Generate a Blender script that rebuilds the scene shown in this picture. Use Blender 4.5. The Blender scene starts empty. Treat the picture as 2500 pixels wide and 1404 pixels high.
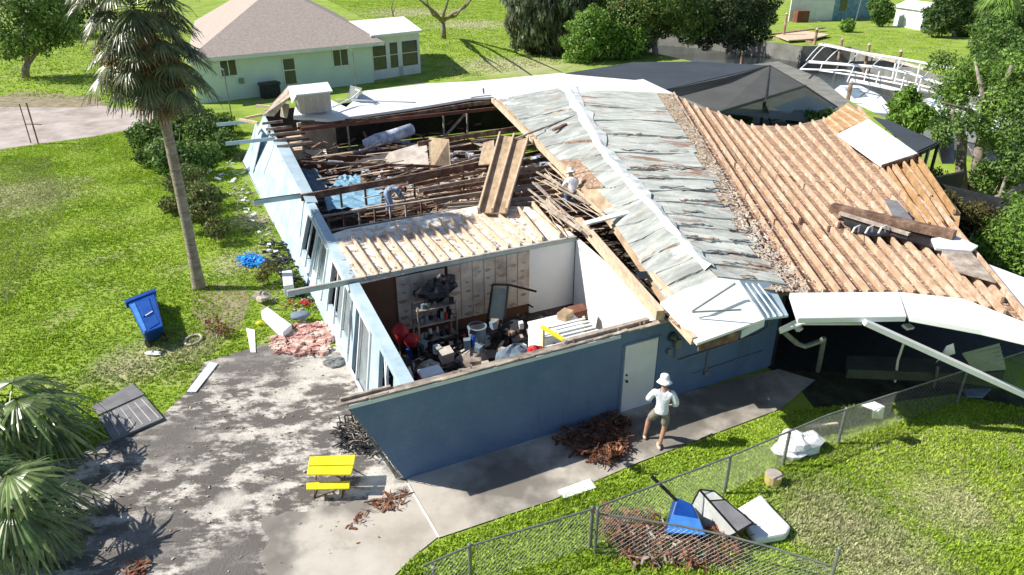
import bpy, bmesh, math, random
import numpy as np
from mathutils import Vector, Matrix
R = math.radians
C = bpy.context.scene.collection
sc = bpy.context.scene
rng = random.Random(7)
nr = np.random.default_rng(7)

# ------------------------------------------------------------------ camera
CAMH, PITCH, FPX = 10.4, R(26.1), 1737.0
cam = bpy.data.cameras.new("camera"); co = bpy.data.objects.new("camera", cam); C.objects.link(co)
cam.sensor_width = 36; cam.lens = 36 * FPX / 2500; cam.clip_end = 2000; cam.clip_start = .1
co.location = (0, 0, CAMH); co.rotation_euler = (R(90) - PITCH, 0, 0)
sc.camera = co
# ------------------------------------------------------------------ world, sun, exposure
SUN_EL, SUN_AZ = R(42), R(90)           # the light travels towards SUN_AZ (clockwise from +Y)
w = bpy.data.worlds.new("World"); sc.world = w; w.use_nodes = True
nt = w.node_tree; bg = nt.nodes['Background']; sky = nt.nodes.new('ShaderNodeTexSky')
sky.sky_type = 'NISHITA'; sky.sun_disc = False; sky.sun_elevation = SUN_EL; sky.sun_rotation = SUN_AZ + math.pi
sky.dust_density = .6
nt.links.new(sky.outputs[0], bg.inputs[0]); bg.inputs[1].default_value = .085
sl = bpy.data.lights.new("sun", 'SUN'); sl.energy = 5; sl.angle = R(.5); sl.color = (1, .95, .86)
so = bpy.data.objects.new("sun", sl); C.objects.link(so)
L = Vector((math.sin(SUN_AZ) * math.cos(SUN_EL), math.cos(SUN_AZ) * math.cos(SUN_EL), -math.sin(SUN_EL)))
so.rotation_euler = L.to_track_quat('-Z', 'Y').to_euler(); so.location = (-30, 0, 30)
sc.view_settings.view_transform = 'Standard'; sc.view_settings.look = 'None'
sc.view_settings.exposure = .5; sc.view_settings.gamma = 1

# ------------------------------------------------------------------ coordinates
ct, st = math.cos(PITCH), math.sin(PITCH)
def P(x, y, z=0.):
    "the point at height z seen at photo pixel x, y"
    a = (x - 1250) / FPX; b = -(y - 702) / FPX
    r = (a, ct + b * st, -st + b * ct); t = (z - CAMH) / r[2]
    return Vector((r[0] * t, r[1] * t, z))
A0 = P(990, 1172); HU = Vector((math.sin(R(64.1)), math.cos(R(64.1)), 0)); HV = Vector((-HU.y, HU.x, 0)); UP = Vector((0, 0, 1))
def H(u, v, z=0.): return A0 + HU * u + HV * v + UP * z
def PP(pts, z=0.): return [P(p[0], p[1], p[2] if len(p) > 2 else z) for p in pts]

# ------------------------------------------------------------------ materials
def mat(name, cols, scale=3., detail=6., rough=.8, bump=0., bscale=None, metal=0., spec=.3, stretch=(1, 1, 1), rot=0., isl=0., lo=.35, hi=.65, trans=0., dist=0.):
    m = bpy.data.materials.new(name); m.use_nodes = True; n = m.node_tree; B = n.nodes['Principled BSDF']; k = n.links.new
    B.inputs['Roughness'].default_value = rough; B.inputs['Metallic'].default_value = metal; B.inputs['Specular IOR Level'].default_value = spec
    g = n.nodes.new('ShaderNodeNewGeometry'); mp = n.nodes.new('ShaderNodeMapping')
    k(g.outputs['Position'], mp.inputs[0]); mp.inputs['Scale'].default_value = stretch; mp.inputs['Rotation'].default_value = (0, 0, rot)
    mp.vector_type = 'TEXTURE' if False else 'POINT'
    N = n.nodes.new('ShaderNodeTexNoise'); N.inputs['Scale'].default_value = scale; N.inputs['Detail'].default_value = detail; N.inputs['Roughness'].default_value = .65
    N.inputs['Distortion'].default_value = dist
    k(mp.outputs[0], N.inputs['Vector'])
    r = n.nodes.new('ShaderNodeValToRGB'); k(N.outputs[0], r.inputs[0]); e = r.color_ramp.elements
    while len(e) < len(cols): e.new(.5)
    for i, c in enumerate(cols):
        e[i].position = lo + (hi - lo) * i / max(1, len(cols) - 1); e[i].color = (*c, 1)
    out = r.outputs[0]
    if isl:
        hs = n.nodes.new('ShaderNodeHueSaturation'); mr = n.nodes.new('ShaderNodeMapRange'); mr.inputs[3].default_value = 1 - isl; mr.inputs[4].default_value = 1 + isl
        k(g.outputs['Random Per Island'], mr.inputs[0]); k(mr.outputs[0], hs.inputs['Value']); k(out, hs.inputs['Color']); out = hs.outputs[0]
    k(out, B.inputs['Base Color'])
    if bump:
        b = n.nodes.new('ShaderNodeBump'); b.inputs['Strength'].default_value = bump; b.inputs['Distance'].default_value = .05
        N2 = n.nodes.new('ShaderNodeTexNoise'); N2.inputs['Scale'].default_value = bscale or scale * 4; N2.inputs['Detail'].default_value = 5
        k(mp.outputs[0], N2.inputs['Vector']); k(N2.outputs[0], b.inputs['Height']); k(b.outputs[0], B.inputs['Normal'])
    if trans:
        T = n.nodes.new('ShaderNodeBsdfTranslucent'); mx = n.nodes.new('ShaderNodeMixShader'); mx.inputs[0].default_value = trans
        k(out, T.inputs[0]); k(B.outputs[0], mx.inputs[1]); k(T.outputs[0], mx.inputs[2]); k(mx.outputs[0], n.nodes['Material Output'].inputs[0])
    return m
def two_layer(m, cols2, scale, lo, hi, rot=0., stretch=(1, 1, 1), detail=8.):
    "lay a second colour over material m where a second noise is high"
    n = m.node_tree; B = n.nodes['Principled BSDF']; k = n.links.new
    src = B.inputs['Base Color'].links[0].from_socket
    g = n.nodes.new('ShaderNodeNewGeometry'); mp = n.nodes.new('ShaderNodeMapping'); mp.inputs['Scale'].default_value = stretch; mp.inputs['Rotation'].default_value = (0, 0, rot)
    mp.inputs['Location'].default_value = (3.3, 1.7, 0)
    k(g.outputs['Position'], mp.inputs[0]); N = n.nodes.new('ShaderNodeTexNoise'); N.inputs['Scale'].default_value = scale; N.inputs['Detail'].default_value = detail
    N.inputs['Roughness'].default_value = .7; k(mp.outputs[0], N.inputs['Vector'])
    mr = n.nodes.new('ShaderNodeMapRange'); mr.inputs[1].default_value = lo; mr.inputs[2].default_value = hi; k(N.outputs[0], mr.inputs[0])
    mx = n.nodes.new('ShaderNodeMix'); mx.data_type = 'RGBA'; k(mr.outputs[0], mx.inputs[0]); k(src, mx.inputs[6]); mx.inputs[7].default_value = (*cols2, 1)
    k(mx.outputs[2], B.inputs['Base Color']); return m

def spot(m, px, rad, col, amt=.8):
    "patches of another colour (wear, stains, painted shade), ragged at the rim"
    n = m.node_tree; k = n.links.new
    for (x, y), r_ in zip(px, rad):
        hs = [q for q in n.nodes if q.type == 'HUE_SAT']
        tgt = hs[0].inputs['Color'] if hs else n.nodes['Principled BSDF'].inputs['Base Color']; src = tgt.links[0].from_socket
        g = n.nodes.new('ShaderNodeNewGeometry'); vm = n.nodes.new('ShaderNodeVectorMath'); vm.operation = 'DISTANCE'; k(g.outputs['Position'], vm.inputs[0]); vm.inputs[1].default_value = P(x, y)
        N = n.nodes.new('ShaderNodeTexNoise'); N.inputs['Scale'].default_value = 2.2; N.inputs['Detail'].default_value = 8; k(g.outputs['Position'], N.inputs['Vector'])
        ma = n.nodes.new('ShaderNodeMath'); ma.operation = 'MULTIPLY_ADD'; k(N.outputs[0], ma.inputs[0]); ma.inputs[1].default_value = r_ * 1.6; k(vm.outputs['Value'], ma.inputs[2])
        mr = n.nodes.new('ShaderNodeMapRange'); mr.inputs[1].default_value = r_ * 2.0; mr.inputs[2].default_value = r_ * 1.2; mr.inputs[4].default_value = amt; k(ma.outputs[0], mr.inputs[0])
        mx = n.nodes.new('ShaderNodeMix'); mx.data_type = 'RGBA'; k(mr.outputs[0], mx.inputs[0]); k(src, mx.inputs[6]); mx.inputs[7].default_value = (*col, 1); k(mx.outputs[2], tgt)
    return m
HROT = R(64.1 - 90)
M = {}
M['grass'] = mat('grass_ground', [(.13, .20, .03), (.24, .35, .04), (.35, .44, .07)], .5, 10, 1, .6, 25, lo=.3, hi=.7)
two_layer(M['grass'], (.36, .35, .17), .5, .52, .7)
SP = [(2020, 1260), (2150, 1360), (2330, 1230), (330, 890), (470, 850), (40, 480), (600, 640), (620, 540), (1150, 60), (1000, 30), (300, 100), (1250, 160)]; SR = [1.2, 1.3, 1.0, 1.2, .8, 3.0, 1.3, 1.2, 6., 8., 4., 6.]
spot(M['grass'], SP, SR, (.46, .43, .26))
M['tuft'] = mat('grass_blades', [(.19, .31, .03), (.36, .51, .045), (.50, .62, .10)], .35, 8, .9, isl=.55, trans=.3, lo=.3, hi=.7)
spot(M['tuft'], SP, SR, (.52, .52, .30), .75)
M['tuft_dry'] = mat('dry_grass_blades', [(.20, .26, .07), (.36, .38, .17), (.46, .45, .28)], 1.2, 8, .9, isl=.5, trans=.25)
M['drive'] = mat('driveway_concrete', [(.42, .39, .35), (.55, .52, .47), (.62, .6, .55)], .8, 8, .9, .15, 30)
M['grit'] = two_layer(mat('driveway_grit', [(.36, .34, .31), (.55, .51, .46), (.62, .58, .53)], 1.5, 10, .95, .4, 20), (.12, .11, .10), 1.15, .44, .525, rot=R(-18), stretch=(1, 1.8, 1), detail=13)
two_layer(M['grit'], (.19, .17, .15), 2.4, .56, .64, rot=R(-18), stretch=(1, 2.2, 1))
spot(M['grit'], [(770, 905), (700, 965), (860, 890), (560, 1230), (930, 1180)], [.7, .4, .7, .4, .5], (.58, .54, .48), .8)
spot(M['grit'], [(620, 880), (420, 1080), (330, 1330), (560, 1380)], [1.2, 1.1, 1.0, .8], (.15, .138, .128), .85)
M['slab'] = two_layer(mat('slab_concrete', [(.38, .34, .29), (.48, .44, .38), (.54, .50, .44)], .7, 9, .9, .1, 40), (.25, .23, .2), .8, .56, .75)
spot(M['slab'], [(1470, 1080), (1250, 1180), (1640, 1040), (1780, 960)], [1.3, 1.2, 1.3, 1.6], (.13, .115, .10), .8)  # the wall's shade and dark stains put into the path colour
spot(M['slab'], [(655, 1275), (645, 1330), (660, 1400), (720, 1255), (800, 1245), (870, 1240), (930, 1225), (700, 1300)], [.5, .6, .6, .35, .3, .35, .3, .3], (.17, .155, .14), .8)
M['road'] = mat('road_crushed_shell', [(.30, .25, .22), (.42, .36, .33), (.52, .46, .43)], .6, 9, .95, .2, 12)
M['dirt'] = mat('bare_soil', [(.16, .13, .08), (.27, .23, .15), (.36, .31, .2)], 2, 9, 1, .4)
M['ground_shade'] = mat('painted_ground_shade', [(.02, .022, .015), (.05, .055, .03), (.08, .09, .04)], 2, 9, 1, .4)  # shade on the ground by the carport, put into the colour
M['water'] = mat('canal_water', [(.02, .03, .03), (.035, .045, .05)], .3, 2, .08, .5, 2.5, spec=.6)
M['blue'] = mat('blue_stucco', [(.105, .170, .290), (.122, .190, .315), (.142, .212, .338)], .9, 6, .9, .35, 18)
two_layer(M['blue'], (.19, .24, .30), 1.6, .56, .8)
two_layer(M['blue'], (.075, .10, .14), 1.1, .56, .8, stretch=(1, 1, .2))
def blocks(m, w_, h_, st_=.35):
    "faint block joints under the paint"
    n = m.node_tree; k = n.links.new; B = n.nodes['Principled BSDF']; g = n.nodes.new('ShaderNodeNewGeometry'); outs = []
    for v in ((HU.x, HU.y, 0), (0, 0, 1)):
        d = n.nodes.new('ShaderNodeVectorMath'); d.operation = 'DOT_PRODUCT'; k(g.outputs['Position'], d.inputs[0]); d.inputs[1].default_value = v; outs.append(d.outputs['Value'])
    c = n.nodes.new('ShaderNodeCombineXYZ'); k(outs[0], c.inputs[0]); k(outs[1], c.inputs[1]); b_ = n.nodes.new('ShaderNodeTexBrick'); k(c.outputs[0], b_.inputs[0]); b_.inputs['Scale'].default_value = 1
    b_.inputs['Brick Width'].default_value = w_; b_.inputs['Row Height'].default_value = h_; b_.inputs['Mortar Size'].default_value = .012; b_.inputs['Mortar Smooth'].default_value = .6
    bp = n.nodes.new('ShaderNodeBump'); bp.invert = True; bp.inputs['Strength'].default_value = st_; bp.inputs['Distance'].default_value = .02; k(b_.outputs['Fac'], bp.inputs['Height'])
    if B.inputs['Normal'].links: k(B.inputs['Normal'].links[0].from_socket, bp.inputs['Normal'])
    k(bp.outputs[0], B.inputs['Normal'])
blocks(M['blue'], .4, .2)
M['paleblue'] = mat('pale_blue_paint', [(.34, .46, .53), (.43, .55, .62), (.52, .62, .68)], 1.5, 7, .6, .1)
M['paneblue'] = mat('dusty_window_pane', [(.16, .20, .22), (.26, .31, .33)], 2, 6, .25, spec=.6)
M['trim'] = mat('grey_green_beam_paint', [(.38, .45, .43), (.48, .55, .52)], 3, 7, .7, .2)
M['plaster'] = mat('white_plaster', [(.74, .74, .70), (.82, .82, .80)], .8, 5, .85)
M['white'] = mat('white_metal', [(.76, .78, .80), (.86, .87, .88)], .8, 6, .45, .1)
M['whitepaint'] = mat('white_paint', [(.66, .68, .70), (.78, .80, .82)], 1.2, 6, .5)
M['roofwhite'] = two_layer(mat('white_roof_coating', [(.72, .74, .77), (.85, .86, .87)], .7, 7, .6, .25, 8), (.5, .55, .62), 1.1, .58, .8)
M['membrane'] = two_layer(two_layer(mat('pale_roof_membrane', [(.36, .37, .34), (.48, .50, .46), (.62, .64, .60)], 1.1, 8, .8, .5, 9, rot=-HROT, stretch=(1, 2.5, 1)), (.30, .19, .14), .55, .54, .60, rot=-HROT, stretch=(.7, 1.6, 1)), (.10, .12, .13), 2.2, .66, .70, rot=-HROT, stretch=(.6, 5, 1))
M['membrane_grey'] = two_layer(two_layer(mat('grey_roof_membrane', [(.23, .245, .235), (.34, .36, .34), (.48, .50, .475)], 1.0, 8, .85, .5, 9, rot=-HROT, stretch=(1, 2.2, 1)), (.30, .20, .15), .6, .57, .66, rot=-HROT, stretch=(.8, 1.4, 1)), (.62, .65, .64), .9, .56, .66)
M['felt'] = mat('dark_roof_felt', [(.05, .06, .07), (.16, .17, .17), (.3, .3, .28)], 6, 8, .9)
M['cap'] = two_layer(mat('white_ridge_cap', [(.60, .62, .61), (.78, .80, .79)], 2, 7, .7, .3), (.42, .46, .44), 1.8, .48, .62)
M['newwood'] = mat('pale_timber', [(.50, .36, .24), (.62, .47, .33), (.72, .58, .44)], 5, 8, .8, isl=.15, rot=-HROT, stretch=(3, .4, 1))
M['joist'] = two_layer(mat('tan_timber', [(.40, .26, .165), (.54, .37, .25), (.68, .52, .39)], 4, 9, .85, isl=.22, rot=-HROT, stretch=(3, .35, 1)), (.78, .68, .57), 3, .54, .7, rot=-HROT, stretch=(2, .5, 1))
two_layer(M['joist'], (.30, .19, .13), 1.6, .62, .74, rot=-HROT, stretch=(1.5, .4, 1))
M['deck'] = two_layer(mat('brown_ceiling_board', [(.19, .115, .075), (.29, .185, .125), (.38, .265, .19)], 2.5, 9, .9, .3, 12), (.66, .54, .43), 9, .54, .62)
M['orange'] = mat('orange_sheathing', [(.38, .22, .10), (.50, .31, .15), (.60, .40, .2)], 2, 8, .85, .2)
M['darkwood'] = mat('dark_brown_timber', [(.08, .045, .033), (.17, .10, .07), (.30, .21, .155)], 3, 8, .8, isl=.3)
M['redwood'] = mat('red_brown_fascia', [(.13, .05, .035), (.22, .09, .06)], 2, 8, .75)
M['greywood'] = mat('weathered_timber', [(.20, .16, .13), (.36, .30, .25), (.52, .45, .38)], 3, 8, .9, isl=.25)
M['ply'] = mat('tan_plywood', [(.30, .21, .13), (.42, .31, .2), (.52, .42, .30)], 2, 9, .85, .2, rot=-HROT, stretch=(2, .6, 1))
M['drywall'] = mat('dusty_drywall', [(.40, .34, .29), (.54, .48, .42), (.64, .6, .54)], 1.5, 8, .9, .15)
M['ceiling'] = two_layer(mat('exposed_ceiling_panel', [(.46, .33, .25), (.60, .46, .36), (.70, .58, .46)], 2, 8, .9, .2), (.82, .78, .70), 2.2, .44, .52)
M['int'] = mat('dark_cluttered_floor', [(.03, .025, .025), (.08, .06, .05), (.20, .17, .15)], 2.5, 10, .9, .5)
M['intwall'] = mat('brown_panelling', [(.12, .06, .035), (.17, .085, .05)], 1, 4, .8)
M['kraft'] = mat('kraft_insulation', [(.44, .37, .29), (.56, .48, .39), (.64, .56, .47)], 1.6, 6, .7, .2)
two_layer(M['kraft'], (.26, .20, .15), 1.3, .50, .68)
M['kraftspot'] = mat('stained_kraft_paper', [(.24, .18, .14), (.42, .34, .27)], 6, 6, .8)
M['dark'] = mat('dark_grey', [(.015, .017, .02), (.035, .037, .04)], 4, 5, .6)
M['black'] = mat('black_plastic', [(.008, .008, .01), (.02, .02, .025)], 4, 5, .3)
M['charcoal'] = mat('charcoal_screen_frame', [(.03, .035, .04), (.05, .055, .06)], 2, 5, .5)
M['red'] = mat('red_plastic', [(.36, .015, .02), (.48, .03, .03)], 4, 5, .5)
M['bluebin'] = mat('blue_plastic', [(.008, .05, .26), (.012, .08, .36)], 3, 4, .35)
M['bluelight'] = mat('faded_blue_plastic', [(.05, .2, .6), (.08, .28, .7)], 3, 4, .4)
M['cyan'] = mat('bright_blue_tarp', [(.01, .18, .62), (.05, .38, .85)], 12, 6, .4, isl=.5)
M['olive_shaded'] = mat('shade_darkened_metal', [(.05, .058, .05), (.08, .09, .078)], 2, 6, .6)  # the sheet metal colour darkened for the shade of the carport
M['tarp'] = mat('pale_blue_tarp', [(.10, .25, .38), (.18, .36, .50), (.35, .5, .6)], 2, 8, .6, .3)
M['slate'] = mat('slate_blue_fabric', [(.14, .19, .24), (.2, .26, .32)], 3, 5, .85)
M['yellow'] = mat('yellow_plastic', [(.72, .60, .02), (.85, .72, .04)], 3, 4, .4)
M['paleyellow'] = mat('faded_yellow_paint', [(.70, .66, .25), (.8, .76, .4)], 3, 4, .6)
M['steel'] = mat('galvanised_steel', [(.17, .18, .17), (.27, .28, .27)], 8, 5, .5, metal=.3)
M['rust'] = mat('rusty_brown_litter', [(.10, .035, .018), (.22, .09, .05), (.36, .2, .13)], 6, 8, .95, isl=.4)
M['rustdark'] = mat('dark_brown_litter', [(.05, .02, .012), (.12, .05, .03), (.24, .12, .07)], 5, 8, .95, isl=.5)
M['pink'] = mat('pink_red_rubble', [(.42, .18, .16), (.58, .36, .31), (.74, .64, .55)], 3.5, 9, .9, isl=.3)
M['stump'] = mat('fresh_cut_wood', [(.62, .44, .14), (.74, .58, .28)], 6, 6, .8)
M['skin'] = mat('skin', [(.42, .23, .16), (.5, .29, .2)], 8, 3, .6)
M['shirt'] = mat('white_cloth', [(.74, .76, .82), (.82, .84, .88)], 3, 5, .9, .4, 14)
M['shorts'] = mat('khaki_grey_cloth', [(.20, .18, .15), (.30, .27, .22)], 6, 5, .9)
M['jeans'] = mat('blue_denim', [(.18, .28, .45), (.32, .42, .6)], 5, 5, .9)
M['camo'] = mat('patterned_blue_cloth', [(.05, .07, .12), (.22, .28, .38), (.5, .56, .62)], 14, 4, .9, lo=.42, hi=.58)
M['hair'] = mat('dark_hair', [(.02, .015, .01), (.04, .03, .02)], 20, 3, .8)
M['leaf'] = mat('green_leaves', [(.05, .10, .02), (.11, .20, .04), (.20, .30, .075)], .6, 5, .55, isl=.5, trans=.25)
M['leaf_bright'] = mat('bright_green_leaves', [(.09, .18, .025), (.17, .30, .045), (.26, .40, .09)], .6, 5, .5, isl=.5, trans=.3)
M['leaf_dark'] = mat('dark_green_leaves', [(.03, .06, .015), (.065, .12, .03), (.12, .19, .06)], .6, 5, .5, isl=.5, trans=.2)
M['leaf_olive'] = mat('olive_brown_leaves', [(.07, .06, .02), (.13, .12, .035), (.22, .19, .07)], .8, 5, .6, isl=.5, trans=.2)
M['leaf_grey'] = mat('grey_green_hanging_foliage', [(.10, .12, .07), (.18, .20, .12), (.28, .30, .19)], .7, 5, .8, isl=.5, trans=.2)
M['frond'] = mat('palm_leaflets', [(.06, .08, .028), (.13, .155, .055), (.21, .23, .11)], 1.5, 5, .36, isl=.5, spec=.7, trans=.2)
M['frond_light'] = mat('fresh_palm_leaflets', [(.08, .13, .035), (.17, .25, .07), (.28, .36, .14)], 2.5, 5, .36, isl=.5, spec=.7, trans=.25)
M['frond_dead'] = mat('dead_palm_leaflets', [(.10, .05, .02), (.2, .11, .05), (.3, .2, .1)], 1.5, 5, .8, isl=.4, trans=.1)
M['bark'] = mat('grey_bark', [(.16, .13, .10), (.26, .22, .18), (.36, .32, .27)], 5, 8, .95, .6, 12)
M['palmbark'] = mat('palm_bark', [(.22, .18, .14), (.33, .28, .22), (.42, .37, .3)], 3, 8, .95, .8, 14, stretch=(1, 1, 3))
M['mint'] = mat('pale_mint_stucco', [(.60, .72, .66), (.68, .79, .73)], .8, 5, .85, .1)
M['shingle'] = mat('pinkish_shingles', [(.33, .27, .235), (.42, .355, .31), (.50, .44, .39)], 5, 10, .95, .3, 14, stretch=(1, 1, 6))
M['glass'] = mat('dark_window_glass', [(.02, .03, .035), (.05, .06, .07)], 1, 3, .1, spec=.7)
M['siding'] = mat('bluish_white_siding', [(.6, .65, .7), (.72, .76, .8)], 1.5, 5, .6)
M['dockwood'] = mat('brown_dock_timber', [(.20, .13, .08), (.36, .25, .17), (.5, .38, .28)], 2, 8, .9)
M['seawall'] = mat('grey_seawall_concrete', [(.16, .16, .14), (.26, .26, .24)], .8, 8, .9)
M['matgrey'] = mat('grey_plank_board', [(.15, .15, .16), (.24, .24, .25)], 2, 6, .8)
M['olivemetal'] = mat('grey_green_sheet_metal', [(.25, .29, .24), (.33, .37, .31)], 2, 6, .6)
M['screen'] = mat('charcoal_insect_screen', [(.045, .055, .068), (.06, .07, .085)], .5, 5, .7)
def thin(m, a):
    n = m.node_tree; o = n.nodes['Material Output']; s = o.inputs[0].links[0].from_socket
    T = n.nodes.new('ShaderNodeBsdfTransparent'); x = n.nodes.new('ShaderNodeMixShader'); x.inputs[0].default_value = a
    n.links.new(s, x.inputs[1]); n.links.new(T.outputs[0], x.inputs[2]); n.links.new(x.outputs[0], o.inputs[0]); return m
M['screen_side'] = thin(mat('see_through_insect_screen', [(.075, .078, .075), (.10, .10, .095)], .5, 5, .8), .06)
M['screen_low'] = thin(mat('pool_insect_screen', [(.07, .085, .10), (.10, .12, .14)], .5, 5, .6), .18)
M['plastic_clear'] = thin(mat('clear_plastic_sheet', [(.6, .62, .62), (.75, .77, .77)], 2, 5, .3), .35)
M['poolwater'] = mat('pool_water', [(.03, .08, .16), (.05, .12, .22)], 1, 3, .1, .3, 3)
M['insul'] = mat('silver_insulation_roll', [(.25, .29, .42), (.5, .54, .66), (.8, .82, .88)], 4, 8, .4, .4)

# ------------------------------------------------------------------ mesh collector
class MB:
    def __init__(s): s.v = []; s.f = []
    def add(s, vs, fs):
        n = len(s.v); s.v += [Vector(x) for x in vs]; s.f += [tuple(i + n for i in f) for f in fs]; return s
    def quad(s, a, b, c, d): return s.add((a, b, c, d), ((0, 1, 2, 3),))
    def beam(s, p, q, wd=.05, ht=.1, up=UP):
        p = Vector(p); q = Vector(q); d = (q - p).normalized(); sd = d.cross(up)
        if sd.length < 1e-4: sd = Vector((1, 0, 0))
        sd = sd.normalized(); n = sd.cross(d).normalized(); a = sd * wd / 2; b = n * ht / 2
        vs = [p - a - b, p + a - b, p + a + b, p - a + b, q - a - b, q + a - b, q + a + b, q - a + b]
        return s.add(vs, ((3, 2, 1, 0), (4, 5, 6, 7), (0, 1, 5, 4), (1, 2, 6, 5), (2, 3, 7, 6), (3, 0, 4, 7)))
    def slab(s, pts, t=.05, dirn=None):
        "polygon pts extruded by t along -dirn (default down)"
        pts = [Vector(p) for p in pts]; n = len(pts); d = (dirn or Vector((0, 0, -1))) * t
        vs = pts + [p + d for p in pts]
        return s.add(vs, [tuple(range(n)), tuple(range(2 * n - 1, n - 1, -1))] + [(i, i + n, (i + 1) % n + n, (i + 1) % n) for i in range(n)])
    def box(s, c, sx, sy, sz, rz=0., tilt=None, taper=1.):
        m = Matrix.Rotation(rz, 3, 'Z')
        if tilt: m = m @ Matrix.Rotation(tilt[0], 3, 'X') @ Matrix.Rotation(tilt[1], 3, 'Y')
        c = Vector(c); vs = []
        for z, t in ((0, taper), (1, 1)):
            for x, y in ((-1, -1), (1, -1), (1, 1), (-1, 1)): vs.append(c + m @ Vector((x * sx / 2 * t, y * sy / 2 * t, z * sz)))
        return s.add(vs, ((3, 2, 1, 0), (4, 5, 6, 7), (0, 1, 5, 4), (1, 2, 6, 5), (2, 3, 7, 6), (3, 0, 4, 7)))
    def tube(s, pts, r, n=8, cap=True):
        pts = [Vector(p) for p in pts]; rs = r if isinstance(r, (list, tuple)) else [r] * len(pts); vs = []; fs = []
        ref = None
        for i, p in enumerate(pts):
            d = (pts[min(i + 1, len(pts) - 1)] - pts[max(i - 1, 0)]).normalized()
            if ref is None: ref = d.orthogonal().normalized()
            ref = (ref - d * ref.dot(d)).normalized(); b = d.cross(ref)
            for k in range(n):
                a = 2 * math.pi * k / n; vs.append(p + (ref * math.cos(a) + b * math.sin(a)) * rs[i])
        for i in range(len(pts) - 1):
            for k in range(n): fs.append((i * n + k, i * n + (k + 1) % n, (i + 1) * n + (k + 1) % n, (i + 1) * n + k))
        if cap: fs += [tuple(range(n - 1, -1, -1)), tuple((len(pts) - 1) * n + k for k in range(n))]
        return s.add(vs, fs)
    def blob(s, c, sx, sy, sz, rz=0, j=.12, seg=10, rn=None):
        rn = rn or rng; c = Vector(c); m = Matrix.Rotation(rz, 3, 'Z'); vs = []; fs = []; ph = [rn.random() * 6 for _ in range(4)]
        rows = seg // 2 + 1
        for i in range(rows + 1):
            t = math.pi * i / rows
            for k in range(seg):
                a = 2 * math.pi * k / seg; f = 1 + j * (math.sin(3 * a + ph[0] + t * 2) + math.sin(5 * a + ph[1]) * .5 + math.sin(4 * t + ph[2]) + rn.uniform(-.5, .5))
                vs.append(c + m @ Vector((math.sin(t) * math.cos(a) * sx * f, math.sin(t) * math.sin(a) * sy * f, math.cos(t) * sz * f)))
        for i in range(rows):
            for k in range(seg): fs.append((i * seg + k, (i + 1) * seg + k, (i + 1) * seg + (k + 1) % seg, i * seg + (k + 1) % seg))
        return s.add(vs, fs)
    def build(s, name, m, parent=None, bevel=0., smooth=False, label=None):
        me = bpy.data.meshes.new(name); o = bpy.data.objects.new(name, me); C.objects.link(o)
        if parent is not None: off = parent_world(parent)
        else:
            xs = np.array([tuple(v) for v in s.v]); lo = xs.min(0); hi = xs.max(0); off = Vector(((lo[0] + hi[0]) / 2, (lo[1] + hi[1]) / 2, lo[2])); o.location = off
        me.from_pydata([tuple(v - off) for v in s.v], [], s.f); me.materials.append(M[m] if isinstance(m, str) else m)
        if parent is not None: o.parent = parent
        if smooth: me.polygons.foreach_set('use_smooth', [True] * len(me.polygons))
        if bevel:
            md = o.modifiers.new('edge', 'BEVEL'); md.width = bevel; md.segments = 2; md.limit_method = 'ANGLE'
        if label: o['label'] = label
        return o
def parent_world(p):
    v = Vector((0, 0, 0))
    while p is not None: v = v + p.location; p = p.parent
    return v
def tag(o, label, cat, group=None, kind=None):
    if label: o['label'] = label
    if cat: o['category'] = cat
    if group: o['group'] = group
    if kind: o['kind'] = kind
    return o
def thing(name, label, cat, loc, group=None):
    o = bpy.data.objects.new(name, None); C.objects.link(o); o.location = loc; o.empty_display_size = .3
    return tag(o, label, cat, group)
def struct(name, mb, m): return tag(mb.build(name, m), None, None, kind='structure')
def npmesh(name, V, F, m, parent=None, loc=None):
    V = np.asarray(V, dtype=np.float64); F = np.asarray(F, dtype=np.int32)
    off = np.array(parent_world(parent)) if parent is not None else (np.array(loc) if loc is not None else V.mean(0))
    me = bpy.data.meshes.new(name); k = F.shape[1]
    me.vertices.add(len(V)); me.vertices.foreach_set('co', (V - off).astype(np.float32).ravel())
    me.loops.add(F.size); me.loops.foreach_set('vertex_index', F.ravel())
    me.polygons.add(len(F)); me.polygons.foreach_set('loop_start', np.arange(0, F.size, k, dtype=np.int32)); me.polygons.foreach_set('loop_total', np.full(len(F), k, dtype=np.int32))
    me.update(calc_edges=True); me.materials.append(M[m]); o = bpy.data.objects.new(name, me); C.objects.link(o)
    if parent is not None: o.parent = parent
    else: o.location = off
    return o
def inpoly(x, y, poly):
    r = np.zeros(len(x), bool); n = len(poly); j = n - 1
    for i in range(n):
        xi, yi = poly[i][0], poly[i][1]; xj, yj = poly[j][0], poly[j][1]
        c = ((yi > y) != (yj > y)) & (x < (xj - xi) * (y - yi) / (yj - yi + 1e-12) + xi); r ^= c; j = i
    return r

# ------------------------------------------------------------------ ground, water, paving
far_edge = PP([(1480, 66), (1700, 82), (1800, 92), (1960, 112), (2080, 114), (2240, 170), (2500, 235), (3000, 350)])
near_edge = PP([(3000, 520), (2500, 440), (2300, 352), (2120, 268), (1960, 190), (1700, 152), (1520, 112)])
gp = [Vector((-260, -30, 0)), Vector((260, -30, 0)), Vector((260, near_edge[0].y, 0))] + near_edge + far_edge + [Vector((260, far_edge[-1].y, 0)), Vector((260, 600, 0)), Vector((-260, 600, 0))]
def flat(name, pts, m, z=0.):
    from mathutils.geometry import tessellate_polygon
    pts = [Vector((p.x, p.y, z)) for p in pts]; b = MB(); b.add(pts, tessellate_polygon([pts])); o = struct(name, b, m)
    me = o.data
    bm = bmesh.new(); bm.from_mesh(me); 
    for f in bm.faces:
        if f.normal.z < 0: f.normal_flip()
    bm.to_mesh(me); bm.free(); return o
flat('ground', gp, 'grass')
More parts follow.
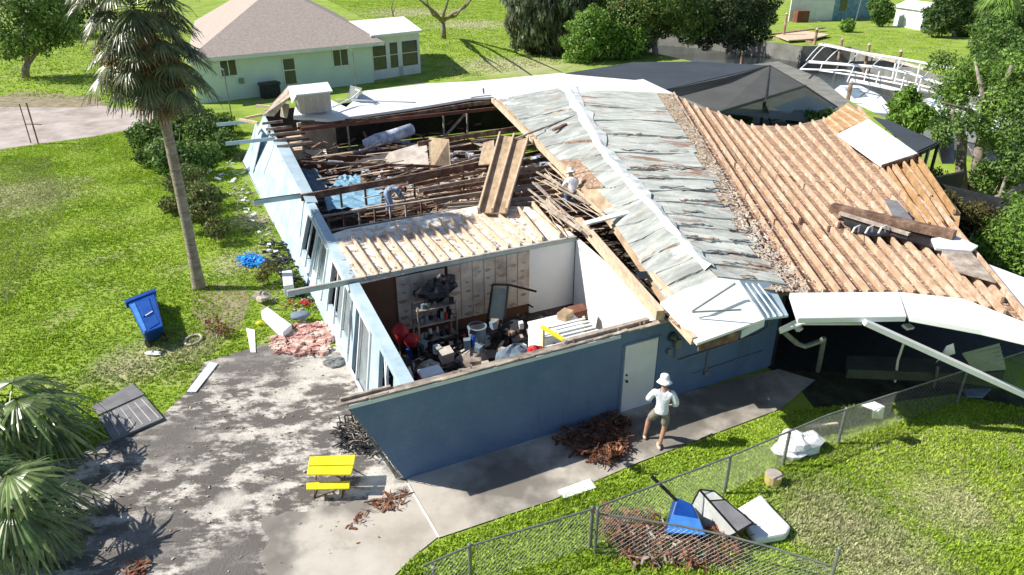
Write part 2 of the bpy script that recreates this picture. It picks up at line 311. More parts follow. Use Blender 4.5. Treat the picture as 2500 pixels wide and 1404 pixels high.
b = MB(); b.quad(Vector((8, 30, -1.7)), Vector((300, 30, -1.7)), Vector((300, 130, -1.7)), Vector((8, 130, -1.7))); struct('canal_water', b, 'water')
b = MB()
loop = near_edge + far_edge
for p, q in zip(loop[:-1], loop[1:]): b.quad(p, q, q - UP * 2.6, p - UP * 2.6)
tag(b.build('seawall', 'seawall'), 'grey concrete seawall lining both banks of the canal', 'seawall')
drive_px = [(-500, 1250), (0, 1168), (180, 1118), (262, 1078), (395, 1015), (450, 965), (500, 885), (640, 842), (720, 830), (830, 850), (885, 955), (990, 1172), (1070, 1312), (1010, 1360), (940, 1430), (800, 1650), (-500, 1900)]
flat('driveway', PP(drive_px), 'grit', .012)
slab_px = [(640, 1258), (668, 1266), (700, 1250), (745, 1252), (780, 1240), (835, 1236), (870, 1222), (940, 1218), (1003, 1200), (1070, 1312), (1010, 1360), (940, 1430), (860, 1550), (600, 1550), (625, 1450), (655, 1400), (632, 1360), (660, 1320), (638, 1290)]
flat('concrete_slab', PP(slab_px), 'slab', .020)
path_px = [(992, 1170), (1583, 983), (1900, 903), (1990, 930), (1905, 1000), (1560, 1130), (1350, 1222), (1075, 1314)]
flat('concrete_path', PP(path_px), 'slab', .026)
b = MB(); b.beam(P(995, 1180, .03), P(1072, 1312, .03), .035, .01); struct('slab_joint', b, 'plaster')
road_px = [(-900, 200), (0, 243), (200, 252), (430, 282), (445, 295), (300, 320), (230, 333), (0, 365), (-900, 480)]
flat('road', PP(road_px), 'road', .01)
flat('soil_or_shade_patch', PP([(1900, 905), (2100, 900), (2520, 960), (2560, 1010), (2330, 962), (2160, 985), (1990, 1000), (1960, 960)]), 'ground_shade', .008)  # dark sheet paints the shade in front of the carport
flat('soil_or_shade_patch', PP([(470, 705), (520, 690), (600, 700), (610, 730), (590, 800), (540, 840), (500, 820), (470, 760)]), 'dirt', .006)
flat('soil_verge', PP([(0, 236), (60, 222), (240, 238), (260, 256), (200, 262), (0, 262)]), 'dirt', .02)

# grass tufts (real blades; nobody could count them)
def tufts(name, regions, m, label, h, wd, dens, blades=4, avoid=()):
    Vs = []; n0 = 0
    for px in regions:
        poly = PP(px); xs = [p.x for p in poly]; ys = [p.y for p in poly]
        n = int((max(xs) - min(xs)) * (max(ys) - min(ys)) * dens)
        x = nr.uniform(min(xs), max(xs), n); y = nr.uniform(min(ys), max(ys), n); k = inpoly(x, y, [(p.x, p.y) for p in poly])
        for a in avoid: k &= ~inpoly(x, y, [(p.x, p.y) for p in PP(a)])
        Vs.append(np.stack([x[k], y[k]], 1))
    c = np.concatenate(Vs); n = len(c); V = []
    hh = h * (.35 + .65 * (.5 + .5 * np.sin(c[:, 0] * 1.3) * np.cos(c[:, 1] * 1.1))) * nr.uniform(.5, 1.3, n)
    for i in range(blades):
        a = nr.uniform(0, 6.283, n); r = nr.uniform(.2, 1.1, n) * hh; ww = wd * nr.uniform(.6, 1.3, n); o = nr.uniform(-.03, .03, (n, 2))
        dx, dy = np.cos(a), np.sin(a)
        p0 = np.stack([c[:, 0] + o[:, 0] - dy * ww, c[:, 1] + o[:, 1] + dx * ww, np.full(n, .0)], 1)
        p1 = np.stack([c[:, 0] + o[:, 0] + dy * ww, c[:, 1] + o[:, 1] - dx * ww, np.full(n, .0)], 1)
        p2 = np.stack([c[:, 0] + o[:, 0] + dx * r, c[:, 1] + o[:, 1] + dy * r, hh], 1)
        V.append(np.stack([p0, p1, p2], 1).reshape(-1, 3))
    V = np.concatenate(V); F = np.arange(len(V)).reshape(-1, 3)
    o = npmesh(name, V, F, m, loc=(0, 0, 0)); return tag(o, label, 'grass', kind='stuff')
LAWN_L = [(-150, 372), (0, 366), (230, 334), (300, 322), (445, 297), (560, 272), (600, 330), (560, 400), (640, 500), (700, 600), (752, 690), (800, 780), (640, 842), (500, 885), (450, 965), (395, 1010), (262, 1074), (180, 1114), (0, 1164), (-200, 1200)]
LAWN_R = [(1075, 1318), (1350, 1226), (1560, 1134), (1905, 1004), (1985, 1000), (2160, 990), (2330, 966), (2560, 1010), (2700, 1500), (930, 1500), (945, 1430), (1010, 1362)]
BIN_PATCH = [(400, 840), (520, 800), (560, 850), (500, 880), (300, 900), (280, 860)]
tufts('grass', [LAWN_L], 'tuft', 'bright green lawn left of the wrecked house', .085, .019, 190)
tufts('grass', [LAWN_R], 'tuft', 'green lawn on both sides of the chain link fence', .085, .017, 480, blades=5)
tufts('dry_grass', [[(1880, 1180), (2060, 1150), (2330, 1290), (2420, 1450), (1950, 1450), (1930, 1300)], [(1960, 1090), (2500, 1020), (2600, 1300), (2300, 1300)]], 'tuft_dry', 'pale dry grass patch on the lawn near the white cushion', .09, .014, 190)
tufts('dry_grass', [[(290, 850), (420, 800), (560, 800), (520, 870), (440, 940), (200, 930)], [(0, 400), (120, 380), (160, 520), (60, 700), (0, 760)]], 'tuft_dry', 'pale weedy grass around and below the blue cart', .09, .014, 110)
tufts('grass', [[(-200, 120), (240, 70), (420, 150), (430, 275), (200, 245), (0, 236), (-200, 230)], [(800, 0), (1250, 0), (1420, 150), (1060, 200), (1030, 120)]], 'tuft', 'green grass of the yards behind the road', .14, .05, 14, blades=3)
tufts('grass', [[(1990, 95), (2080, 65), (2260, 85), (2330, 100), (2300, 150), (2240, 165), (2080, 108)]], 'tuft', 'mown green lawn beyond the canal', .07, .05, 12, blades=3)

# ------------------------------------------------------------------ the wrecked house
house = thing('storm_damaged_house', 'long blue house with its roof torn open by the storm', 'house', A0)
HT = 2.26
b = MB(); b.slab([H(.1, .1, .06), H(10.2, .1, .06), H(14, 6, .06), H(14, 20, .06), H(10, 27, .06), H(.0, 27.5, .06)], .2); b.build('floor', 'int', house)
# end wall with a flared wing, and a doorway
b = MB()
du0, du1, dh = 5.45, 6.42, 1.92
def wallpoly(b, us, v0=0., t=.2):
    b.slab([H(u, v0, z) for u, z in us], t, dirn=HV)
wallpoly(b, [(0, 0), (du0, 0), (du0, HT), (-1.02, HT - .02)])
wallpoly(b, [(du0, dh), (du1, dh), (du1, HT), (du0, HT)], .0021, .196)
wallpoly(b, [(du1, 0), (10.3, 0), (10.3, 2.3), (du1, HT)])
b.build('end_wall', 'blue', house)
d = MB(); wallpoly(d, [(du0 + .02, .03), (du1 - .02, .03), (du1 - .02, dh - .02), (du0 + .02, dh - .02)], -.012, .05); dr = d.build('door', 'whitepaint', house, bevel=.006, label='plain white door in the blue end wall')
hd = MB(); hd.blob(H(du0 + .1, -.06, .93), .035, .035, .035, j=0, seg=8); hd.tube([H(du0 + .1, -.0, .93), H(du0 + .1, -.06, .93)], .015); hd.build('handle', 'dark', dr)
hd = MB(); hd.tube([H(du0 + .1, .0, 1.09), H(du0 + .1, -.04, 1.09)], .025); hd.build('lock', 'dark', dr)
fr = MB()
for u in (du0 - .035, du1 + .035): fr.beam(H(u, -.006, 0), H(u, -.006, dh + .03), .03, .06, up=HU)
fr.beam(H(du0 - .06, -.006, dh + .02), H(du1 + .06, -.006, dh + .02), .03, .05); fr.build('door_frame', 'blue', house)
# split top plates
b = MB()
for k in range(26):
    u = -1.2 + k * .305; L_ = rng.uniform(.3, .9)
    b.beam(H(u, .03 + rng.uniform(-.02, .03), HT + .02), H(u + L_, .03 + rng.uniform(-.02, .03), HT + .02 + rng.uniform(0, .02)), rng.uniform(.04, .12), .03)
b.beam(H(-1.2, .1, HT + .012), H(6.6, .1, HT + .012), .19, .022)
for k in range(9): 
    u = rng.uniform(0, 6.3); b.beam(H(u, .1, HT), H(u + .01, .12, HT + rng.uniform(.06, .14)), .04, .03)
b.build('top_plate', 'greywood', house)
b = MB(); b.beam(H(-1.12, .17, HT + .05), H(-.1, .17, HT + .05), .06, .07); b.build('top_plate', 'greywood', house); b = MB(); b.beam(H(3.9, .2, HT + .04), H(6.2, .2, HT + .07), .12, .09); b.build('top_plate', 'greywood', house)
b = MB(); b.beam(H(-1.0, -.012, HT - .05), H(5.3, -.012, HT - .05), .024, .09); b.build('painted_sun_band', 'siding', house, label='pale strip painting the sunlit top of the blue end wall')  # pale colour paints sunlight along the wall top
# wires and pipes on the end wall
b = MB(); b.tube([H(6.95, -.03, 1.5), H(6.95, -.04, 1.2), H(7.05, -.04, 1.1), H(7.2, -.04, 1.1), H(9.6, -.04, 1.22), H(9.9, -.04, 1.35), H(9.95, -.04, 2.1)], .018); b.tube([H(7.6, -.03, .55), H(9.9, -.03, .62)], .012); b.tube([H(8.0, -.03, 1.1), H(8.0, -.03, .5)], .02); b.build('conduit', 'steel', house)
for q_ in ((H(6.95, -.08, 1.5), .16, .08, .24), (H(8.0, -.06, .42), .1, .06, .12), (H(6.72, -.06, 1.38), .08, .05, .14)): b = MB(); b.box(*q_, R(25.9)); b.build('junction_box', 'steel', house)
b = MB(); b.tube([H(6.8, -.0, 1.83), H(6.8, -.1, 1.83)], .13, 14); b.build('electric_meter', 'charcoal', house)
b = MB(); b.blob(H(6.8, -.1, 1.83), .09, .05, .09, R(25.9), j=0, seg=10); b.build('meter_glass', 'glass', house)

# projecting beams under the lost eaves (along u)
def ub(u0, u1, v, z, wd=.07, ht=.13, m='trim', lab=None):
    b = MB(); b.beam(H(u0, v, z), H(u1, v, z), wd, ht); return b.build('beam', m, house, label=lab)
ub(-1.2, 7.3, 5.42, HT + .03, .09, .14, 'trim', 'long painted beam between the storage room and the ceiling joists')
b = MB(); b.beam(H(-1.15, 5.36, HT + .105), H(7.3, 5.36, HT + .105), .05, .02); b.build('beam', 'greywood', house)
for v, u1 in ((13.2, .65), (21.9, 1.15), (25.9, .6)): ub(-.95, u1, v, HT - .02, .05, .16, 'paleblue'); 
b = MB(); b.beam(H(-.95, 13.2, HT + .068), H(.65, 13.2, HT + .068), .07, .012); b.build('beam', 'dark', house)

# left wall: pale blue panels, posts and window openings, leaning in a little at the top
def LW(v, s, du=0.):
    "left wall point: v along, s up 0..1"
    return H((.18 + .045 * v) * s + du, v, HT * s)
b = MB()
def lwq(b, v0, v1, s0, s1, du=0., t=.1):
    b.slab([LW(v0, s0, du), LW(v1, s0, du), LW(v1, s1, du), LW(v0, s1, du)], t, dirn=HU)
for q_ in ((13.3, 26.8, 0, 1.0), (11.9, 13.295, 0, .98), (7.6, 8.4, 0, 1.), (8.405, 11.895, 0, .34), (10.0, 10.35, .345, .99), (.03, 1.0, 0, 1.), (2.2, 3.0, 0, 1.), (5.205, 7.595, 0, .3), (4.6, 5.2, 0, 1.), (1.005, 2.195, .0, .06)):
    b = MB(); lwq(b, *q_); b.build('side_wall', 'paleblue', house)
b = MB(); b.slab([LW(12.2, 1.03, -.1), LW(21, 1.03, -.16), LW(21, 1.0, .42), LW(12.2, 1.0, .30)], .05); b.build('wall_cap', 'paleblue', house)
# header strip with its broad top
b = MB(); b.slab([LW(.05, 1.006, -.063), LW(12.6, 1.006, -.063), LW(12.6, 1.006, .183), LW(.05, 1.006, .223)], .2); b.build('header', 'paleblue', house)
for v0, v1, nm, s0 in ((8.4, 11.9, 4, .2), (5.0, 7.6, 3, .18), (3.0, 5.0, 2, .06)):
    f_ = MB()
    for k in range(nm + 1):
        v = v0 + (v1 - v0) * k / nm; f_.beam(LW(v, s0, -.02), LW(v, .9, -.02), .05, .06, up=HV)
    f_.beam(LW(v0, s0, -.02), LW(v1, s0, -.02), .06, .07); f_.beam(LW(v0, .9, -.02), LW(v1, .9, -.02), .06, .06)
    w_ = f_.build('window', 'whitepaint', house); g_ = MB(); lwq(g_, v0 + .04, v0 + (v1 - v0) * .62, s0, .88, .03, .02); g_.build('pane', 'paneblue', w_)
b = MB(); b.beam(LW(1.2, 0, .02), LW(1.7, .97, .0), .06, .09, up=HV); b.beam(LW(1.5, 0, .02), LW(1.6, .97, .02), .05, .09, up=HV); b.build('wall_post', 'whitepaint', house)
b = MB(); b.slab([LW(23.6, .12, -.02), LW(26.2, .12, -.02), LW(26.2, .9, -.35), LW(23.6, .95, -.35)], .04, dirn=HU); b.build('loose_siding', 'paleblue', house, label='pale blue wall sheet hanging off the far side wall')

# partitions
def wall(name, p, q, z0, z1, m, t=.1, lab=None):
    p = Vector(p); q = Vector(q); d = (q - p); d.z = 0; n = Vector((-d.y, d.x, 0)).normalized()
    b = MB(); b.slab([Vector((p.x, p.y, z0)), Vector((q.x, q.y, z0)), Vector((q.x, q.y, z1)), Vector((p.x, p.y, z1))], t, dirn=n); return b.build(name, m, house, label=lab)
wall('inner_wall', H(.4, 5.46), H(5.75, 5.46), .07, HT - .05, 'intwall', lab='brown panelled back wall of the open storage room')
wall('inner_wall', H(5.75, 5.44), H(7.3, 5.44), .07, HT - .04, 'plaster', lab='bare white back wall of the storage room')
b = MB(); b.slab([H(7.3, 5.4, .07), H(6.62, .22, .07), H(6.62, .22, HT + .1), H(7.3, 5.4, HT + .02)], .1, dirn=HU); b.build('inner_wall', 'plaster', house, label='sunlit white side wall of the storage room')
# paper faced insulation batts on the storage room's back wall
def merge(o, b, m):
    "add surface marks to a part's own mesh with their own material"
    if m not in [x.name_full for x in o.data.materials]: o.data.materials.append(M[m])
    k = len(o.data.materials) - 1; off = parent_world(o.parent) if o.parent else o.location; bm = bmesh.new(); bm.from_mesh(o.data); vs = [bm.verts.new(v - off) for v in b.v]
    for f in b.f: bm.faces.new([vs[i] for i in f]).material_index = k
    bm.to_mesh(o.data); bm.free()
def batt(u0, u1, z0, z1, lab=None):
    b = MB(); b.slab([H(u0, 5.43, z0), H(u1, 5.43, z0), H(u1, 5.43, z1), H(u0, 5.43, z1)], .05, dirn=-HV)
    o = b.build('insulation_batt', 'kraft', house, label=lab)
    s_ = MB(); n = int((u1 - u0) / .36)
    for i in range(n):
        for k in range(8):
            z = z0 + .1 + k * .26 + rng.uniform(-.03, .03)
            if z > z1 - .12 or rng.random() < .25: continue
            cu = u0 + .2 + i * .36 + rng.uniform(-.07, .07); sz_ = rng.uniform(.5, 1.35)
            pts = [H(cu + math.cos(a) * .11 * sz_ * rng.uniform(.7, 1.3), 5.374, z + math.sin(a) * .05 * sz_ * rng.uniform(.7, 1.3) + (.03 if math.sin(a) < 0 else 0) * math.cos(a) ** 2) for a in [j * math.pi / 5 for j in range(10)]]
            s_.add(pts, (tuple(range(9, -1, -1)),))
    merge(o, s_, 'kraftspot')
    e = MB()
    for k in range(1, n): e.beam(H(u0 + k * .36 + .02, 5.372, z0), H(u0 + k * .36 + .02, 5.372, z1), .008, .012, up=HV)
    merge(o, e, 'kraftspot')
batt(1.65, 3.05, .5, HT - .1); batt(3.15, 5.72, .45, HT - .06)

# ceiling panels with joists over the middle bay
c0 = PP([(860, 694), (1405, 574), (1290, 505), (1180, 500), (845, 560), (800, 575)], HT - .0)
b = MB(); b.slab(c0, .05); b.build('ceiling_panel', 'ceiling', house, label='sunlit ceiling panel strewn with insulation between joists')
n = 15
for k in range(n):
    t = k / (n - 1); near = (893 + (1300 - 893) * t, 680 + (592 - 680) * t); far = (833 + (1205 - 833) * t, 583 + (517 - 583) * t)
    if k == 0: far = (832, 590)
    b = MB(); b.beam(P(far[0], far[1] + rng.uniform(-6, 6), HT + .08), P(near[0], near[1], HT + .08), .045, .13); b.build('joist', 'newwood', house)
for a, c in (((1300, 497), (1368, 575)), ((1335, 490), (1400, 560)), ((1265, 510), (1325, 585))):
    b = MB(); b.beam(P(*a, HT + .1), P(*c, HT + .1), .06, .16); b.build('joist', 'newwood', house)
# torn gypsum and insulation heaps on the ceiling
V = []; 
b = MB()
for k in range(330):
    t = rng.random(); s_ = rng.random(); x = 860 + t * 470 - (1 - s_) * 50; y = 585 - 75 * t + s_ * 92 * (1 - .1 * t) + 5
    c = P(x, y, HT + .03); b.box(c, rng.uniform(.02, .12), rng.uniform(.02, .07), rng.uniform(.008, .02), rng.uniform(0, 3), (rng.uniform(-.3, .3), rng.uniform(-.3, .3)))
tag(b.build('ceiling_debris', 'drywall'), 'torn gypsum and insulation scraps on the ceiling panel', 'debris', kind='stuff')

# dark joists and studs of the middle rooms (along u)
def hbeam(p, q, z0, z1, wd, ht, m='darkwood', name='joist', lab=None):
    b = MB(); b.beam(P(p[0], p[1], z0), P(q[0], q[1], z1), wd, ht); return b.build(name, m, house, label=lab)
hbeam((735, 483), (1195, 398), 2.25, 2.3, .09, .24, name='beam')
hbeam((690, 395), (1180, 410), 2.0, 1.6, .08, .12, name='beam')
hbeam((1020, 352), (1270, 312), 2.3, 2.4, .08, .2, 'darkwood', 'beam')
for k in range(13):
    x0 = 985 + k * 12; y0 = 436 + k * 9.5 if k < 8 else 436 + k * 8.5; x1 = 1330 + k * 13; y1 = 352 + k * 15
    hbeam((x0, y0 + rng.uniform(-3, 3)), (x1 + rng.uniform(-8, 8), y1 + rng.uniform(-3, 3)), 2.12, 2.2, .05, .14, rng.choice(['darkwood', 'greywood', 'darkwood']))
for (a, c) in (((765, 531), (1185, 468)), ((1185, 468), (1330, 446))): hbeam(a, c, 2.2, 2.22, .09, .05, 'greywood', 'top_plate')
hbeam((790, 566), (1180, 500), 2.05, 2.1, .09, .05, 'greywood', 'top_plate')
for k in range(14):
    x = 800 + k * 38; y = 529 - (k * 38 + 30) * .15; p = P(x, y, 2.17); b = MB(); b.beam(p, p - UP * 1.1, .09, .06, up=HU); b.build('stud', rng.choice(['darkwood', 'greywood', 'redwood']), house)
for k in range(8):
    x = 770 + k * 60; y = 470 - k * 9; p = P(x, y, 2.2); b = MB(); b.beam(p, p - UP * 1.6, .05, .08, up=HU); b.build('stud', 'darkwood', house)
# far rooms: joists between the far side wall and the white roof
for k in range(5):
    hbeam((640 + k * 9, 302 + k * 14), (690 + k * 14 + rng.uniform(0, 20), 296 + k * 13), 2.35, 2.35, .06, .12, 'greywood')
for k in range(4): hbeam((655 + 8 * k, 322 + k * 13), (735 + 10 * k, 312 + k * 13), 2.2, 2.2, .05, .1, 'redwood')
wall('inner_wall', P(738, 390, .1), P(825, 372, .1), .07, 2.0, 'drywall', lab='beige broken room wall under the white roof')
b = MB(); b.slab(PP([(735, 322), (738, 365), (700, 370), (690, 330)], 1.6), 1.4); b.build('inner_wall', 'newwood', house)
b = MB(); b.slab(PP([(745, 366), (796, 364), (800, 388), (738, 388)], .7), .06); b.build('ceiling_panel', 'plaster', house)
# rear dark back wall behind the open rooms
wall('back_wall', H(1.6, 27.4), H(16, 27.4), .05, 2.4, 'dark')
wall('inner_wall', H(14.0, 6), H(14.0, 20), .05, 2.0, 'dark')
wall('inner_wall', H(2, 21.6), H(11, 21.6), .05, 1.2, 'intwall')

# big white rear roof over a dark fascia
wz = 2.9
wr = PP([(716, 286, 2.75), (800, 292, 2.72), (900, 279, 2.75), (1020, 262, 2.75), (1150, 240, 2.8), (1205, 236, 2.85), (1290, 250, 2.9), (1420, 235, 2.95), (1605, 195, 3.0), (1372, 178, 3.0), (1160, 198, 3.05), (1040, 204, 3.05), (890, 222, 3.05), (845, 262, 2.95), (800, 240, 3.0), (720, 262, 2.9)])
b = MB(); b.slab(wr, .12); b.build('rear_roof', 'roofwhite', house, label='broad white rear roof that survived the storm')
b = MB()
fp = [(735, 300), (900, 293), (1020, 277), (1150, 255), (1240, 245)]
for a, c in zip(fp[:-1], fp[1:]): b.beam(P(*a, 2.55), P(*c, 2.55), .08, .2)
b.build('fascia', 'darkwood', house)
b = MB(); b.beam(P(735, 316, 2.42), P(1235, 262, 2.5), .08, .16); b.build('fascia', 'redwood', house)
for x in (848, 1082, 1140):
    p = P(x, 315 - (x - 735) * .1, 2.35); b = MB(); b.tube([p, p - UP * 2.2], .05); b.build('post', 'greywood', house)
b = MB(); b.beam(P(1145, 268, 2.3), P(1085, 335, 1.2), .06, .12); b.build('brace', 'greywood', house)
b = MB()
for (a, c) in (((820, 243, 3.15), (1015, 250, 3.0)), ((812, 262, 3.1), (860, 240, 3.3)), ((860, 240, 3.3), (880, 222, 3.6)), ((880, 222, 3.6), (868, 218, 3.5)), ((1150, 238, 3.0), (1200, 232, 3.05))): b = MB(); b.beam(P(*a), P(*c), .05, .06); b.build('roof_edge_strip', 'whitepaint', house)
b = MB(); b.tube([P(1181, 228, 3.0), P(1180, 216, 3.3)], .05); b.build('vent_pipe', 'steel', house)
b = MB(); b.slab(PP([(865, 236, 3.1), (1240, 190, 3.1), (1240, 187, 3.12), (865, 233, 3.12)]), .05); 

# ------- main roof: courses of torn membrane on both sides of the ridge
def lerp(a, c, t): return (a[0] + (c[0] - a[0]) * t, a[1] + (c[1] - a[1]) * t)
def pl(pts, t):
    "point on a pixel polyline at fraction t"
    ls = [math.dist(p, q) for p, q in zip(pts[:-1], pts[1:])]; T = t * sum(ls)
    for i, l in enumerate(ls):
        if T <= l or i == len(ls) - 1: return lerp(pts[i], pts[i + 1], T / l)
        T -= l
ridge_px = [(1385, 212), (1475, 375), (1560, 470), (1650, 570), (1760, 690)]
left_px = [(1205, 242), (1300, 335), (1390, 428), (1490, 545), (1640, 765)]
right_px = [(1640, 228), (1705, 330), (1765, 430), (1835, 560), (1885, 640), (1935, 712)]
RZ, EZ, QZ = 3.4, 2.72, 3.05
def on_left(t, s):   # s 0 edge .. 1 ridge
    a = pl(left_px, t); c = pl(ridge_px, t); return P(*a, EZ).lerp(P(*c, RZ), s)
def on_right(t, s):  # s 0 ridge .. 1 outer edge
    a = pl(ridge_px, t); c = pl(right_px, t); return P(*a, RZ).lerp(P(*c, QZ), s)
def course(fn, t0, t1, s0, s1, lift, name, m, n=12, wob=.02, lab=None):
    V = []; F = []
    ph = rng.uniform(0, 6)
    for j in range(3):
        for i in range(n + 1):
            s = s0 + (s1 - s0) * i / n; t = (t0, (t0 + t1) / 2, t1)[j] + (wob * .35 * math.sin(s * 5 + ph) + rng.uniform(-.0012, .0012)) * (j != 1)
            p = fn(max(0, min(1, t)), s) + UP * ((.015, .03, lift)[j] + .02 * math.sin(s * 7 + ph))
            V.append(p)
    for j in range(2):
        for i in range(n): F.append((j * (n + 1) + i, j * (n + 1) + i + 1, (j + 1) * (n + 1) + i + 1, (j + 1) * (n + 1) + i))
    k = len(V)
    for i in range(n + 1): V.append(V[2 * (n + 1) + i] - UP * .07)
    for i in range(n): F.append((2 * (n + 1) + i, 2 * (n + 1) + i + 1, k + i + 1, k + i))
    b = MB(); b.add(V, F); return b.build(name, m, house, label=lab)
# decking under the courses
for fn, nm in ((on_left, 'roof_deck'), (on_right, 'roof_deck')):
    b = MB(); V = []; F = []
    for i in range(21):
        for s in (0, 1): V.append(fn(i / 20, s) - UP * .02)
    for i in range(20): F.append((2 * i, 2 * i + 1, 2 * i + 3, 2 * i + 2))
    n0 = len(V); V += [v - UP * .1 for v in V]; F += [(2 * i + n0, 2 * i + 2 + n0, 2 * i + 3 + n0, 2 * i + 1 + n0) for i in range(20)]
    b.add(V, F); b.build(nm, 'ply', house)
ts = [0, .08, .15, .22, .30, .385, .44, .50, .565, .63, .69, .76, .83, .90, .97]
for i in range(len(ts) - 1):
    course(on_right, ts[i], ts[i + 1] + .004, 0, rng.uniform(.80, .97), .055, 'roof_course', 'membrane')
tl = [0, .10, .17, .24, .31, .385, .46, .55, .63, .70, .78, .85, .91, .985]
for i in range(len(tl) - 1):
    if .44 < tl[i] < .5: course(on_left, tl[i], tl[i + 1] + .004, .28, 1, .05, 'roof_course', 'membrane_grey')
    elif i in (4, 5): course(on_left, tl[i], tl[i + 1] + .004, .45, 1, .05, 'roof_course', 'membrane_grey')
    else: course(on_left, tl[i], tl[i + 1] + .004, .05, 1, .05, 'roof_course', 'membrane_grey')
for t0, t1, s0, s1 in ((.31, .385, .08, .44), (.385, .455, .1, .44), (.70, .78, .08, .4), (.22, .25, .45, .9)): course(on_left, t0, t1, s0, s1, .07, 'bare_sheathing', 'deck' if t0 < .4 else 'pink', n=6)
# torn strips lying over the seams
for k in range(46):
    t = rng.choice(ts[1:]) + rng.uniform(-.012, .012); s = rng.uniform(.05, .75); l_ = rng.uniform(.08, .3); b = MB()
    pts = [on_right(min(1, t + .004 * math.sin(9 * q + k)), min(.97, s + l_ * q)) + UP * (.07 + .03 * rng.random()) for q in (0, .25, .5, .75, 1)]
    for a, c in zip(pts[:-1], pts[1:]): b.beam(a, c, rng.uniform(.03, .1), .012)
    b.build('torn_felt', rng.choice(['felt', 'felt', 'deck', 'greywood']), house)
# ridge cap
b = MB(); V = []; F = []
for i in range(31):
    t = i / 30 * .93
    for s, fn, z in ((.90, on_left, .06), (1., on_left, .11), (.08, on_right, .07)): V.append(fn(t, s + rng.uniform(-.035, .035)) + UP * (z + rng.uniform(-.015, .015)))
for i in range(30):
    for j in range(2): F.append((3 * i + j, 3 * i + j + 1, 3 * i + j + 4, 3 * i + j + 3))
b.add(V, F); b.build('ridge_cap', 'cap', house)
# far white gable piece, crumpled
b = MB(); b.slab(PP([(1372, 210, 3.42), (1475, 205, 3.4), (1570, 193, 3.3), (1645, 228, 3.0), (1560, 232, 3.1), (1500, 225, 3.25), (1400, 228, 3.42)]), .05); b.build('roof_patch', 'white', house)
# near white metal gable piece
F0, F1, F2, F3 = P(1640, 765, 2.9), P(1702, 838, 2.62), P(1868, 778, 2.86), P(1925, 770, 2.8)
b = MB(); r0 = P(1757, 678, 3.56); b.slab([P(1612, 738, 2.95), F0, F1, F2, P(1805, 684, 3.5), r0, P(1672, 706, 3.26)], .06); b.build('metal_roof', 'white', house, label='bare white metal roofing at the near end of the ridge')
b = MB(); b.slab([F2 + UP * .01, F3, P(1885, 690, 3.14), P(1805, 684, 3.49)], .05); b.build('metal_roof', 'paleblue', house)
for k in range(4):
    b = MB(); b.beam(P(1806 + 15 * k, 690 + 1 * k, 3.54 - .07 * k), P(1862 + 16 * k, 776 - 2 * k, 2.92 - .02 * k), .02, .03); b.build('metal_rib', 'white', house)
b = MB(); b.beam(P(1690, 760, 3.02), P(1795, 692, 3.58), .03, .03); b.beam(P(1690, 762, 3.02), P(1810, 756, 3.16), .03, .03); b.build('bent_strip', 'steel', house)
b = MB(); f1 = P(1702, 838, 2.6) + HU * .06; b.slab([f1 + HU * 1.2, F2, F2 - UP * .2, f1 + HU * 1.2 - UP * .2], .03, dirn=HV); b.build('fascia', 'siding', house)
b = MB(); b.slab([f1, f1 + HU * 1.1, f1 + HU * 1.1 - UP * .22, f1 - UP * .22], .03, dirn=HV); b.build('fascia', 'darkwood', house)
b = MB(); b.beam(P(1640, 772, 2.75), P(1694, 832, 2.6), .12, .2); b.build('rafter', 'newwood', house)
b = MB(); b.box(P(1665, 783, 2.75), .5, .35, .02, R(20)); b.build('roof_patch', 'deck', house)
# long edge rafter beside the storage room, and trimmers
b = MB(); b.beam(P(1202, 244, 2.7), P(1392, 432, 2.74), .12, .22); b.build('rafter', 'newwood', house, label='long pale edge rafter along the torn roof')
b = MB(); b.beam(P(1412, 540, 2.62), P(1612, 770, 2.62), .2, .24); b.build('rafter', 'newwood', house)
b = MB(); b.beam(P(1590, 668, 2.82), P(1650, 730, 2.86), .12, .1); b.build('rafter', 'newwood', house)
b = MB(); b.slab(PP([(1552, 663), (1580, 662), (1585, 678), (1560, 682)], 2.84), .02); b.build('painted_hole_shade', 'black', house)  # solid black patch paints the dark of a hole in the roof
for k, (a, c) in enumerate((((1290, 462), (1415, 560)), ((1300, 445), (1440, 575)), ((1310, 420), (1400, 470)), ((1320, 500), (1420, 565)), ((1255, 340), (1420, 280)), ((1340, 400), (1470, 520)), ((1330, 425), (1478, 528)), ((1395, 460), (1480, 525)), ((1330, 440), (1440, 500)))):
    b = MB(); b.beam(P(*a, 2.55), P(*c, 2.78), .055, .05); b.build('broken_rafter', rng.choice(['newwood', 'greywood', 'greywood']), house)
for k in range(26):
    x, y = 1310 + rng.uniform(-20, 90), 400 + rng.uniform(0, 110); b = MB(); b.beam(P(x, y, 2.5), P(x + rng.uniform(30, 90), y + rng.uniform(20, 70), 2.65), .02, .02); b.build('broken_lath', rng.choice(['newwood', 'greywood', 'drywall']), house)
b = MB(); b.beam(P(1255, 340, 2.85), P(1418, 277, 3.35), .05, .08); b.build('broken_rafter', 'greywood', house)
b = MB(); b.beam(P(1350, 318, 3.15), P(1382, 303, 3.25), .14, .08); b.build('broken_rafter', 'darkwood', house)
b = MB(); b.slab(PP([(1425, 540, 2.9), (1560, 505, 3.15), (1566, 512, 3.15), (1432, 548, 2.9)]), .05); b.build('seam_board', 'cap', house)

